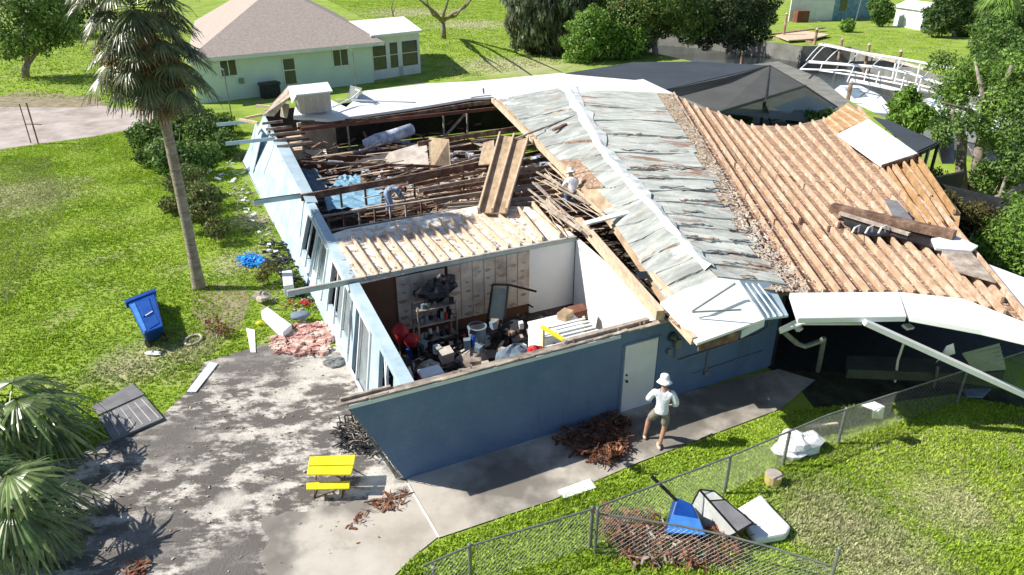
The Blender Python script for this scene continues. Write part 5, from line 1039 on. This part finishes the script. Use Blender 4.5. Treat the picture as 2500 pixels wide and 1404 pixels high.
for k in range(7): q = k / 6; b.tube([H(-1.0 + .12 * q, .1 + .05 * q, 2.1), H(-.5 + rng.uniform(-.1, .1), .12 + rng.uniform(-.1, .1), 1.1), H(-.06 - .12 * q, .1, .03)], .008, 5)
for k in range(8): z = .2 + k * .22; u = -.02 - z * .42; b.tube([H(u - .16, .1, z), H(u + .04, .1, z + .1)], .007, 5)
one('wire_trellis', 'thin pale wire trellis leaning on the slanted end of the blue wall', 'trellis', 'steel', b)
t = thing('covered_grill', 'dark covered grill against the neighbour house beside its door', 'grill', P(662, 236)); q = P(662, 238); b = MB(); b.box(q, 1.3, .7, .9, R(40)); b.build('cart', 'dark', t, bevel=.03); b = MB(); b.box(q + UP * .9, 1.4, .75, .22, R(40), taper=1.1); b.build('lid', 'charcoal', t, bevel=.08)
# utility stubs and poles
GP = 'thin bent poles standing by the rear of the house'
for (x, y, x2, y2, z, lab) in ((572, 292, 561, 222, 0, 'thin bent pole at the left rear corner of the house'), (873, 226, 868, 186, 0, 'thin bent pole behind the white rear roof')):
    t = thing('pole', lab, 'pole', P(x, y + 30), GP); q = P(x, y + 30); lo, hi = 0, 8
    h_ = 3.6; b = MB(); b.tube([q, q + UP * h_], .035, 6); b.build('pole', 'steel', t); b = MB(); b.tube([q + UP * h_, q + UP * (h_ + .25) + Vector((-.3, -.1, 0))], .05, 6); b.build('head', 'whitepaint', t)
t = thing('gate_frame', 'thin double pole frame beside the crushed shell road', 'frame', P(88, 352)); b = MB(); a = P(76, 350); c = P(94, 352); b.tube([a, a + UP * 2.2], .03, 6); b.tube([c, c + UP * 2.3], .04, 6); b.tube([a + UP * 1.1, c + UP * 1.1 + Vector((.5, 0, 0))], .025, 6); b.build('frame', 'darkwood', t)
# long white pole leaning over the carport
b = MB(); b.beam(P(2110, 786, 2.85), P(2560, 990, .9), .17, .12); one('fallen_beam', 'long white metal beam leaning from the eave over the fence', 'beam', 'white', b, bevel=.01)
b = MB(); b.tube([P(2206, 838, 1.9), P(2192, 880, 1.2), P(2185, 932, .4)], .03, 6); one('hanging_strip', 'white strip hanging below the long white beam', 'strip', 'white', b)
b = MB(); b.tube([P(2290, 896, 1.2), P(2280, 945, .3)], .035, 6); one('carport_post', 'short grey post in the dark carport', 'post', 'steel', b)
b = MB(); b.slab([P(2068, 868, .9), P(2350, 878, .9), P(2455, 905, .9), P(2400, 912, .85), P(2300, 911, .85), P(2070, 902, .85)], .25); one('metal_bench', 'grey green metal panel lying in the dark carport', 'metal panel', 'olive_shaded', b)
t = thing('corrugated_sheet', 'ribbed grey green metal sheet at the right end of the carport', 'metal sheet', P(2400, 900)); b = MB(); s4 = [P(2350, 862, 1.6), P(2440, 838, 1.7), P(2456, 900, 1.0), P(2380, 906, 1.0)]; b.slab(s4, .03); b.build('sheet', 'olivemetal', t)
b = MB()
for k in range(1, 6): b.beam(s4[0].lerp(s4[3], k / 6) + UP * .015, s4[1].lerp(s4[2], k / 6) + UP * .015, .03, .02)
b.build('rib', 'olivemetal', t)
b = MB(); b.slab([P(2310, 845, 2.2), P(2328, 838, 2.3), P(2332, 862, 2.), P(2300, 872, 1.9), P(2285, 885, 1.6)], .02); one('torn_flashing', 'torn white flashing caught on the long white beam', 'flashing', 'whitepaint', b)
b = MB(); b.slab(PP([(2350, 950), (2420, 948), (2400, 968), (2360, 966)], .2), .05); one('blue_panel', 'blue grey panel in the shade right of the fence end', 'panel', 'slate', b)
# items lying on the roofs
t = thing('folded_roof_flap', 'folded white ribbed roof section standing on the rear corner', 'roof section', P(765, 285, 2.8))
q0, q1, q2, q3 = P(733, 278, 2.9), P(812, 272, 2.9), P(806, 222, 4.3), P(722, 228, 4.3)
bk = HV * .9; b = MB(); b.slab([q0, q1, q2, q3], .9, dirn=HV); b.build('panel', 'white', t, bevel=.05)
for k in range(1, 5): b = MB(); b.beam(q0.lerp(q1, k / 5) - HV * .01, q3.lerp(q2, k / 5) - HV * .01 - UP * .25, .06, .04, up=HV); b.build('rib', 'whitepaint', t)
b = MB(); b.slab([P(703, 210, 4.2), P(800, 200, 4.4), P(812, 222, 4.35), P(722, 232, 4.3), P(712, 250, 3.8)], .06); b.build('top_flap', 'whitepaint', t)
b = MB(); b.slab([P(703, 210, 4.1), P(712, 230, 4.0), P(668, 282, 2.9), P(640, 280, 2.9)], .05); b.build('side_flap', 'greywood', t)
b = MB(); b.slab([P(688, 250, 3.4), P(706, 255, 3.4), P(700, 284, 2.8), P(684, 280, 2.8)], .1); one('curtain_scrap', 'cream cloth scrap hanging at the rear corner', 'cloth', 'drywall', b)
for a, c, lab in (((626, 258, 2.9), (684, 262, 2.9), 'pale loose plank sticking out at the rear corner'), ((600, 288, 2.7), (640, 280, 2.8), 'broken plank end beside the far side wall'), ((585, 292, 2.6), (630, 300, 2.6), 'lower broken plank beside the far side wall')): b = MB(); b.beam(P(*a), P(*c), .15, .1); one('loose_plank', lab, 'plank', 'newwood', b, group='loose planks at the rear corner')
b = MB(); b.slab([P(855, 208, 3.3), P(884, 215, 3.7), P(872, 240, 3.2), P(850, 240, 3.1)], .05); one('roof_antenna', 'crumpled metal frame on the white rear roof', 'frame', 'steel', b)
b = MB(); b.beam(P(2030, 506, 3.12), P(2330, 575, 3.2), .3, .22); one('fallen_timber', 'thick dark timber lying across the bare joists', 'timber', 'darkwood', b)
b = MB(); b.beam(P(2050, 520, 3.1), P(2220, 572, 3.1), .12, .08); one('fallen_timber', 'thinner grey timber under the thick dark one', 'timber', 'greywood', b)
one('grey_panel', 'grey sheet wedged beside the thick dark timber', 'panel', 'matgrey', flatp([(2160, 486), (2190, 490), (2228, 535), (2180, 526)], 3.2, .03))
one('white_fascia', 'torn white panel at the right end of the dark timber', 'panel', 'white', flatp([(2274, 582), (2330, 574), (2388, 600), (2372, 612), (2284, 606)], 3.1, .06))
one('brown_sheet', 'brown grey plywood sheet sliding off the right side of the joists', 'plywood sheet', 'greywood', flatp([(2300, 612), (2372, 616), (2432, 688), (2340, 662)], 3.08, .04))
# inside the middle rooms
one('leaning_plywood', 'tan plywood panel leaning in the middle room', 'plywood sheet', 'ply', MB().slab([P(1217, 325, 2.9), P(1293, 335, 2.95), P(1240, 524, 2.5), P(1163, 520, 2.45)], .04)) if 0 else None
t = thing('fallen_roof_panel', 'tan roof panel with three ribs collapsed onto the joists', 'roof panel', P(1210, 430, 2.4)); w4 = [P(1218, 330, 2.75), P(1292, 338, 2.85), P(1238, 520, 2.45), P(1166, 520, 2.4)]
b = MB(); b.slab(w4, .04); b.build('sheathing', 'ply', t)
for k in range(3): b = MB(); b.beam(w4[0].lerp(w4[1], .03 + .47 * k) + UP * .09, w4[3].lerp(w4[2], .03 + .47 * k) + UP * .09, .06, .16); b.build('rafter', 'newwood', t)
b = MB(); b.slab([P(1180, 348, 2.6), P(1206, 342, 2.7), P(1206, 400, 2.6), P(1168, 402, 2.5)], .03); one('splintered_board', 'splintered tan board left of the fallen roof panel', 'board', 'ply', b)
one('plywood_sheet', 'upright tan plywood sheet near the room centre', 'plywood sheet', 'ply', MB().slab([P(1046, 334, 2.5), P(1096, 340, 2.5), P(1100, 404, 1.6), P(1050, 420, 1.5)], .03))
one('drywall_sheet', 'long broken grey drywall sheet in front of the dark rear room', 'drywall sheet', 'drywall', MB().slab([P(865, 394, 1.6), P(950, 372, 1.9), P(1040, 345, 2.2), P(1048, 408, 1.6), P(1000, 420, 1.4), P(930, 402, 1.4)], .03))
b = MB(); b.tube([P(890, 352, 1.7), P(920, 342, 1.8), P(960, 332, 1.85), P(1005, 315, 2.0)], [.22, .3, .32, .28], 12); one('insulation_roll', 'silver wrapped insulation roll in the dark rear room', 'insulation roll', 'insul', b, smooth=True)
for lab, px, z, m in (('pale blue tarp over the middle room floor', [(790, 475), (935, 450), (930, 500), (800, 515), (775, 500)], 1.45, 'tarp'), ('crumpled blue tarp at the far end of the middle room', [(830, 430), (880, 425), (880, 452), (800, 462), (775, 440)], 1.4, 'tarp'), ('dusky blue cloth behind the side wall', [(705, 405), (775, 415), (800, 460), (745, 470)], 1.4, 'slate')):
    V = []; F = []; n = 9; q = PP(px, z); a, c, d, e = q[0], q[1], q[2], q[-1] if len(q) == 4 else q[3]
    for i in range(n):
        for j in range(n): V.append(a.lerp(c, i / 8).lerp(e.lerp(d, i / 8), j / 8) + UP * rng.uniform(-.08, .08))
    for i in range(8):
        for j in range(8): F.append((i * n + j, (i + 1) * n + j, (i + 1) * n + j + 1, i * n + j + 1))
    b = MB(); b.add(V, F); one('tarp', lab, 'tarp', m, b, group='tarps and cloths in the middle room')
def uvpoly(name, label, u0, u1, v0, v1, n, ln, m, z0, z1, wd, curl=.1):
    b = MB()
    for k in range(n):
        c = H(rng.uniform(u0, u1), rng.uniform(v0, v1), rng.uniform(z0, z1)); a = rng.uniform(0, 6.3); d = Vector((math.cos(a), math.sin(a), rng.uniform(-.25, .25))) * ln * rng.uniform(.3, 1.2); w2 = wd * rng.uniform(.4, 1.5); b.beam(c, c + d, w2, w2 * .35)
    return tag(b.build(name, m), label, 'debris', kind='stuff')
uvpoly('house_debris', 'splintered grey boards heaped in the middle rooms', 1.5, 10.5, 9, 16.5, 200, .8, 'greywood', .5, 1.2, .07)
uvpoly('house_debris', 'dark broken timber heaped in the middle rooms', 1.5, 12, 8.5, 25, 420, 1.0, 'darkwood', .4, 1.4, .1)
uvpoly('house_debris', 'pale plaster scraps in the middle rooms', 1.5, 11, 10.5, 24, 90, .5, 'drywall', .4, 1.1, .25)
uvpoly('house_debris', 'bluish white insulation tufts in the rear rooms', 4, 13, 15, 24, 90, .6, 'insul', .4, 1.1, .3)
uvpoly('house_debris', 'laths and splinters under the fallen roof panel', 5.5, 10.5, 8, 14, 320, .9, 'newwood', 1.4, 2.1, .05)
CN = dict(white='white', black='black', steel='grey', dark='dark grey', whitepaint='pale white', slate='slate blue', bluebin='deep blue', red='red', olivemetal='grey green', drywall='beige', deck='brown', greywood='weathered grey')
used_labels = {}
def unique(l):
    n = used_labels.get(l, 0); used_labels[l] = n + 1; return l if n == 0 else l + (', another', ', the smaller one', ', partly buried', ', tipped over', ', lying flat')[min(n - 1, 4)]
for m_, n_, z0_, z1_, lab in (('greywood', 90, 1.0, 1.9, 'long weathered laths lying along the joists of the middle rooms'), ('newwood', 45, 1.2, 2.0, 'long fresh splintered laths lying along the joists'), ('darkwood', 80, .8, 1.8, 'long dark laths lying along the joists')):
    b = MB()
    for k in range(n_):
        u = rng.uniform(1.3, 10); v = rng.uniform(7.5, 20); z = rng.uniform(z0_, z1_); L_ = rng.uniform(.8, 3); b.beam(H(u, v, z), H(min(12, u + L_), v + rng.gauss(0, .25), z + rng.uniform(-.2, .2)), rng.choice([.04, .05, .09, .14]), .03)
    tag(b.build('lath', m_), lab, 'lath', kind='stuff')
b = MB()
for k in range(16):
    u = rng.uniform(2, 10.5); v = rng.uniform(11, 21); c = H(u, v, rng.uniform(1.0, 1.5)); b.box(c, rng.uniform(.5, 1.3), rng.uniform(.4, .9), .02, rng.uniform(0, 3), (rng.uniform(-.3, .3), rng.uniform(-.3, .3)))
tag(b.build('broken_sheets', 'drywall'), 'broken pale sheets lying over the rubble of the middle rooms', 'sheet', kind='stuff')
# storage room contents
def hb(name, label, u, v, z, su, sv, sz, m, cat, rz=0, taper=1., bevel=.01, group=None, parent=None):
    b = MB(); b.box(H(u, v, z), su, sv, sz, R(25.9) + rz, taper=taper)
    if parent: return b.build(name, m, parent, bevel=bevel)
    return tag(b.build(name, m, bevel=bevel), label, cat, group)
t = thing('storage_shelves', 'grey metal shelf unit crammed against the back wall', 'shelves', H(2.55, 4.9, .07))
for z in (.35, .85, 1.32): hb('shelf', '', 2.55, 4.95, z, 1.15, .5, .035, 'greywood', '', parent=t)
for du in (-.56, .56):
    for dv in (-.24, .24): b = MB(); q = H(2.55 + du, 4.95 + dv, .07); b.beam(q, q + UP * 1.4, .04, .04, up=HU); b.build('upright', 'greywood', t)
cl = [('white', .09), ('black', .14), ('steel', .1), ('dark', .12), ('whitepaint', .08), ('slate', .12), ('slate', .1), ('greywood', .12), ('bluebin', .06), ('red', .05), ('olivemetal', .1)]
GI = 'small bottles, cans and boxes on the storage shelves'
for k in range(34):
    m_, s_ = rng.choice(cl); z = rng.choice([.386, .886, 1.356]); u = 2.05 + rng.random() * 1.0; v = 4.78 + rng.random() * .32; hgt_ = rng.uniform(.1, .26)
    b = MB(); (b.tube([H(u, v, z), H(u, v, z + hgt_ * .75), H(u, v, z + hgt_)], [s_ * .45, s_ * .45, s_ * .2], 8) if k % 2 else b.box(H(u, v, z), s_, s_ * .8, hgt_, R(25.9) + rng.uniform(-.4, .4)))
    tag(b.build('bottle' if k % 2 else 'small_box', m_), unique('%s %s on the %s of the %s shelf' % (CN[m_], 'bottle' if k % 2 else 'small box', 'left end' if u < 2.35 else 'middle' if u < 2.7 else 'right end', {.386: 'bottom', .886: 'middle', 1.356: 'top'}[z])), 'container', GI)
b = MB(); b.blob(H(2.6, 5.0, 1.72), .5, .24, .3, R(25.9), .16, 16); b.blob(H(2.95, 5.05, 1.85), .3, .18, .22, R(25.9), .2, 14); one('black_bag', 'glossy black plastic bag on top of the storage shelves', 'bag', 'black', b)
b = MB(); b.blob(H(1.35, 4.3, 1.05), .22, .2, .3, 0, .1, 12); b.blob(H(1.55, 4.1, .9), .22, .2, .2, 0, .1, 12); one('red_bag', 'red bag hanging left of the storage shelves', 'bag', 'red', b, smooth=True)
b = MB()
for du in (0, .5): b.tube([H(1.2 + du, 3.9, .07), H(1.3 + du, 4.3, 1.0)], .02, 6)
b.tube([H(1.3, 4.3, .95), H(1.8, 4.3, .95)], .02, 6); one('folding_frame', 'thin dark folding frame under the red bag', 'frame', 'darkwood', b)
t = thing('trash_can', 'grey blue trash can right of the storage shelves', 'trash can', H(3.5, 4.2, .07)); b = MB(); q = H(3.5, 4.2, .07); b.tube([q, q + UP * .7], [.2, .26], 16); b.build('body', 'slate', t, smooth=False); b = MB(); b.tube([q + UP * .7, q + UP * .74], .275, 16); b.build('rim', 'slate', t); b = MB(); b.tube([q + UP * .742, q + UP * .745], .22, 16); b.build('opening', 'dark', t)  # the dark disc on top paints the shade inside the can
t = thing('cooler', 'white and red picnic cooler in the front corner of the storage room', 'cooler', H(1.55, .95, .07)); hb('body', '', 1.5, 2.4, .6, .52, .36, .26, 'red', '', parent=t); hb('lid', '', 1.5, 2.4, .862, .55, .39, .09, 'white', '', parent=t)
hb('storage_tote', 'dark blue plastic tote under the picnic cooler', 1.35, 2.3, .07, 1.1, .8, .52, 'bluebin', 'tote', taper=.9)
hb('storage_tote', 'dark green plastic tote beside the cooler', 2.3, 2.3, .07, .8, .55, .5, 'dark', 'tote', .3, taper=.9)
t = thing('chest_freezer', 'white chest freezer against the sunlit side wall', 'freezer', H(5.7, 3.6, .07)); hb('body', '', 5.25, 2.85, .07, 1.3, .8, 1.0, 'white', '', parent=t); hb('lid', '', 5.25, 2.85, 1.072, 1.34, .84, .07, 'white', '', parent=t)
b = MB(); b.box(H(6.4, 3.9, .07), .5, .3, .9, R(25.9), (.25, 0)); one('leaning_board', 'reddish brown board leaning in the bright corner', 'board', 'redwood', b)
hb('carton', 'brown open carton on the freezer corner', 5.6, 3.0, 1.145, .4, .3, .2, 'ply', 'carton', .5)
t = thing('shelf_frame', 'yellow and white slatted rack beside the front wall', 'rack', H(5.1, 1.6, .07))
for z in (.5, .85, 1.15, 1.42):
    for v in (1.3, 2.3): b = MB(); b.beam(H(4.55, v, z), H(5.75, v, z), .05, .05); b.build('slat', 'whitepaint', t)
for u in (4.55, 5.75): 
    for v in (1.3, 2.3): b = MB(); b.beam(H(u, v, .07), H(u, v, 1.5), .05, .05, up=HU); b.build('leg', 'paleyellow', t)
b = MB(); b.beam(H(4.5, 2.3, 1.5), H(4.75, 1.1, 1.5), .1, .06); b.build('side_rail', 'yellow', t); b = MB()
for k in range(6): b.beam(H(4.75, 1.4 + k * .17, 1.46), H(5.75, 1.4 + k * .17, 1.46), .08, .03)
b.build('slatted_top', 'whitepaint', t)
hb('yellow_board', 'pale yellow box against the foot of the bright side wall', 6.3, 1.5, .07, .5, 1.0, 1.1, 'paleyellow', 'box')
t = thing('metal_chair', 'dark upturned chair frame against the papered wall', 'chair', H(4.3, 4.7, .07)); b = MB()
for u, v, u2, v2 in ((3.9, 4.6, 4.35, 5.0), (4.3, 4.3, 4.75, 4.8)): b.tube([H(u, v, .07), H(u2, v2, 1.55)], .035, 6)
b.tube([H(4.35, 5.0, 1.55), H(4.75, 4.8, 1.55), H(5.5, 4.5, 1.3)], .035, 6); b.build('frame', 'black', t); b = MB(); b.slab([H(4.1, 4.75, .6), H(4.5, 4.5, .6), H(4.75, 4.85, 1.4), H(4.35, 5.0, 1.4)], .03, dirn=HV); b.build('seat', 'olivemetal', t)
b = MB(); b.blob(H(3.7, 2.3, .85), .45, .3, .3, R(25.9), .1, 14); one('dark_bundle', 'dark grey bundle with a strap behind the front wall', 'bundle', 'slate', b)
b = MB(); b.blob(H(4.15, 2.0, 1.0), .22, .17, .18, R(25.9), .12, 12); one('red_bundle', 'bright red cloth next to the dark bundle', 'cloth', 'red', b)
for k in range(95):
    m_, s_ = rng.choice(cl + [('drywall', .2), ('deck', .2), ('dark', .3), ('black', .25), ('greywood', .25)]); u = rng.uniform(.8, 5.0); v = rng.uniform(1.2, 4.4); b = MB(); s_ *= 1.5
    (b.blob(H(u, v, rng.uniform(.1, .5)), s_, s_ * .7, s_ * .6, 0, .15, 8) if k % 3 == 0 else b.box(H(u, v, rng.uniform(.07, .8)), s_ * 1.1, s_, rng.uniform(.1, .35), rng.uniform(0, 3), (rng.uniform(-.3, .3), rng.uniform(-.3, .3))))
    tag(b.build('household_clutter', m_), unique('%s %s on the floor %s' % (CN[m_], 'bundle' if k % 3 == 0 else 'box', ('beside the cooler' if u < 2.2 else 'in front of the shelves' if u < 3.2 else 'near the bundles' if u < 4.2 else 'next to the slatted rack') if v < 2.8 else ('under the red bag' if u < 1.9 else 'at the foot of the shelves' if u < 3.1 else 'around the trash can' if u < 4 else 'by the upturned chair frame'))), 'household item', 'household items heaped on the storage room floor')
uvpoly('floor_clutter', 'dark scraps covering the storage room floor', .5, 6, .5, 5.2, 500, .35, 'dark', .08, .45, .08)
uvpoly('floor_clutter', 'pale scraps scattered on the storage room floor', .5, 6, .5, 5.2, 130, .25, 'greywood', .1, .5, .06)

# ------------------------------------------------------------------ canal: boat, lift frame, docks, far bank buildings
t = thing('motor_boat', 'white motor boat moored under the collapsed lift frame', 'boat', P(2100, 262, -1.6))
def hull(ps, z0, z1, m, nm, inset=.75):
    q = PP(ps, z1); c = sum(q, Vector()) / len(q); lo = [c + (v - c) * inset - UP * (z1 - z0) for v in q]; b = MB(); n = len(q)
    b.add(q + lo, [tuple(range(n)), tuple(range(2 * n - 1, n - 1, -1))] + [(i, i + n, (i + 1) % n + n, (i + 1) % n) for i in range(n)]); return b.build(nm, m, t, bevel=.05)
hull([(2032, 222), (2050, 208), (2100, 208), (2150, 232), (2200, 290), (2165, 292), (2110, 268), (2060, 245)], -1.7, -.6, 'white', 'hull')
hull([(2108, 242), (2140, 238), (2168, 276), (2120, 272)], -.6, -.1, 'whitepaint', 'cabin', .95)
b = MB(); b.slab(PP([(2062, 216), (2095, 214), (2120, 235), (2085, 240)], -.57), .03); b.build('cockpit', 'slate', t)
t = thing('boat', 'white boat half hidden by the stripped tree', 'boat', P(2330, 270, -1.6)); hull([(2240, 245), (2300, 232), (2400, 262), (2480, 300), (2420, 322), (2330, 300)], -1.7, -.5, 'white', 'hull')
b = MB(); b.slab(PP([(2300, 252), (2370, 262), (2350, 285), (2300, 275)], -.2), .25); b.build('cabin', 'whitepaint', t)
t = thing('boat_lift_canopy', 'collapsed white tube frame of a boat lift canopy over the canal', 'boat lift frame', P(2150, 170))
zo, zi, zt_ = .8, 1.1, 2.4
outer = [(2300, 222), (2200, 196), (2060, 172), (1954, 169), (1975, 150)]; inner = [(1975, 151), (2130, 163), (2220, 178), (2310, 210), (2400, 235)]; topr = [(2000, 108), (2100, 128), (2190, 142), (2280, 158), (2400, 178)]
def tb(px, z, r, nm): b = MB(); b.tube(PP(px, z), r, 8); b.build(nm, 'white', t, smooth=True)
tb(outer, zo, .07, 'rail'); tb(inner, zi, .12, 'rail'); tb(topr, zt_, .09, 'rail'); tb([(2000, 172), (2100, 186), (2200, 206), (2320, 236)], zo - .2, .06, 'rail'); tb([(2078, 196), (2150, 210), (2200, 222)], zo - .5, .14, 'rail')
for a, c in (((2012, 109), (1968, 148)), ((2024, 111), (1978, 151)), ((2062, 117), (2014, 152)), ((2110, 127), (2068, 158)), ((2172, 138), (2128, 163)), ((2230, 150), (2190, 172)), ((2290, 160), (2255, 190))):
    b = MB(); p = P(*a, zt_); q = P(*c, zi); b.tube([p, p.lerp(q, .35) + UP * .3, p.lerp(q, .7) + UP * .2, q], .04, 6); b.build('arch', 'white', t)
for a, c in (((2085, 163), (2068, 200)), ((2116, 170), (2108, 203)), ((2147, 175), (2138, 205)), ((2008, 155), (2002, 172)), ((2048, 157), (2040, 172)), ((2210, 180), (2200, 215)), ((2250, 190), (2240, 225))): b = MB(); b.tube([P(*a, zi), P(*c, zo - .25)], .045, 6); b.build('rib', 'white', t)
for x, y in ((2190, 140), (2197, 146), (2248, 152)): b = MB(); p = P(x, y, zt_); b.tube([p, p - UP * 1.6], .07, 8); b.build('post', 'white', t)
GPi = 'wooden pilings along the canal'
for x, y, lo_, hi_, lab in ((1912, 92, -1.7, 2.6, 'tall brown piling at the dock corner'), (1988, 110, -1.7, 1.6, 'piling at the dock end'), (2052, 118, -1.7, .9, 'capped piling nearest the dock end'), (2118, 132, -1.7, .9, 'second capped piling along the far seawall'), (2194, 150, -1.7, .9, 'third capped piling along the far seawall'), (2072, 232, -1.7, .9, 'grey piling beside the motor boat'), (1815, 118, -1.7, .9, 'thin piling left of the dock under the tree'), (1855, 120, -1.7, 1.2, 'leaning piling under the overhanging tree')):
    t = thing('piling', lab, 'piling', P(x, y, -1.7), GPi); q = P(x, y, 0); b = MB(); b.tube([q + UP * lo_, q + UP * hi_], .16, 8); b.build('post', 'dockwood', t); b = MB(); b.tube([q + UP * hi_, q + UP * (hi_ + .15)], [.19, .05], 8); b.build('cap', 'drywall', t)
t = thing('dock', 'brown timber dock with a pale deck on the far bank', 'dock', P(1950, 105)); b = MB(); b.slab(PP([(1895, 86), (1950, 72), (2025, 84), (1985, 94), (1925, 98)], .35), .12); b.build('deck', 'newwood', t)
b = MB()
for z in (.1, -.4, -.9): b.beam(P(1888, 92, z), P(1992, 104, z), .15, .25)
b.build('waler', 'dockwood', t); b = MB(); b.beam(P(1870, 85, .4), P(2010, 68, .4), .5, .15); b.build('step', 'dockwood', t)
b = MB(); b.beam(P(2010, 106, .12), P(2260, 168, .12), .5, .18); one('concrete_kerb', 'pale concrete cap along the far seawall', 'kerb', 'drywall', b)
t = thing('white_house', 'white and blue sided house on the far bank', 'house', P(1990, 50)); 
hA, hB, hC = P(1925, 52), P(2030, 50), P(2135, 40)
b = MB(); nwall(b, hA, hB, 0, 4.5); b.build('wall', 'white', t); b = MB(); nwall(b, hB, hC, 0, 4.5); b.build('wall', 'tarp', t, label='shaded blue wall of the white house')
b = MB(); dN = (hC - hB).normalized(); nN = Vector((dN.y, -dN.x, 0)); b.slab([hB + dN * 1.4 + nN * .03 + UP * 1.2, hB + dN * 3 + nN * .03 + UP * 1.2, hB + dN * 3 + nN * .03 + UP * 3.2, hB + dN * 1.4 + nN * .03 + UP * 3.2], .02, dirn=nN); b.build('window', 'glass', t)
b = MB(); b.slab([hA + UP * 4.5 - Vector((.6, .8, 0)), hB + UP * 4.5 - Vector((0, .8, 0)), hC + UP * 4.5, hC + UP * 5.5 + Vector((0, 6, 0)), hA + UP * 5.5 + Vector((0, 6, 0))], .15); b.build('roof', 'roofwhite', t)
b = MB(); b.box(P(1953, 54), 1.8, 1.2, 1.5, .2); one('wooden_box', 'red brown storage box beside the white house', 'box', 'redwood', b, bevel=.03)
b = MB(); b.box(P(1995, 50), 1.5, 1., 1.5, .2); one('white_unit', 'white utility box at the foot of the white house', 'utility box', 'white', b, bevel=.03)
t = thing('white_shed', 'white garden shed at the edge of the far lawn', 'shed', P(2215, 70)); s0_, s1_ = P(2180, 62), P(2246, 74); sN = (s1_ - s0_).normalized(); sD = Vector((-sN.y, sN.x, 0)); b = MB(); b.slab([s0_, s1_, s1_ + sD * 3, s0_ + sD * 3][::-1], 0.01); b = MB()
b.slab([s0_, s1_, s1_ + UP * 2.4, s0_ + UP * 2.4], 3, dirn=sD); b.build('wall', 'white', t); b = MB(); b.slab([s0_ + UP * 2.4 - sD * .3 - sN * .3, s1_ + UP * 2.4 - sD * .3 + sN * .3, s1_ + UP * 3.2 + sD * 1.5 + sN * .3, s0_ + UP * 3.2 + sD * 1.5 - sN * .3], .1); b.build('roof', 'white', t)
b = MB(); b.slab([s0_ + sN * 1. - sD * .03, s0_ + sN * 2. - sD * .03, s0_ + sN * 2. - sD * .03 + UP * 1.9, s0_ + sN * 1. - sD * .03 + UP * 1.9], .03, dirn=-sD); b.build('door', 'siding', t)
b = MB(); q = P(2082, 78); b.tube([q, q + Vector((.4, 0, 6))], .06, 6); one('flag_pole', 'thin pale pole beside the round shrub', 'pole', 'steel', b)
b = MB(); b.slab([P(2280, 300, .6), P(2330, 290, .6), P(2330, 400, .0), P(2300, 400, .0)], .3); one('dark_shed', 'dark broken structure behind the screened porch', 'shed', 'black', b)
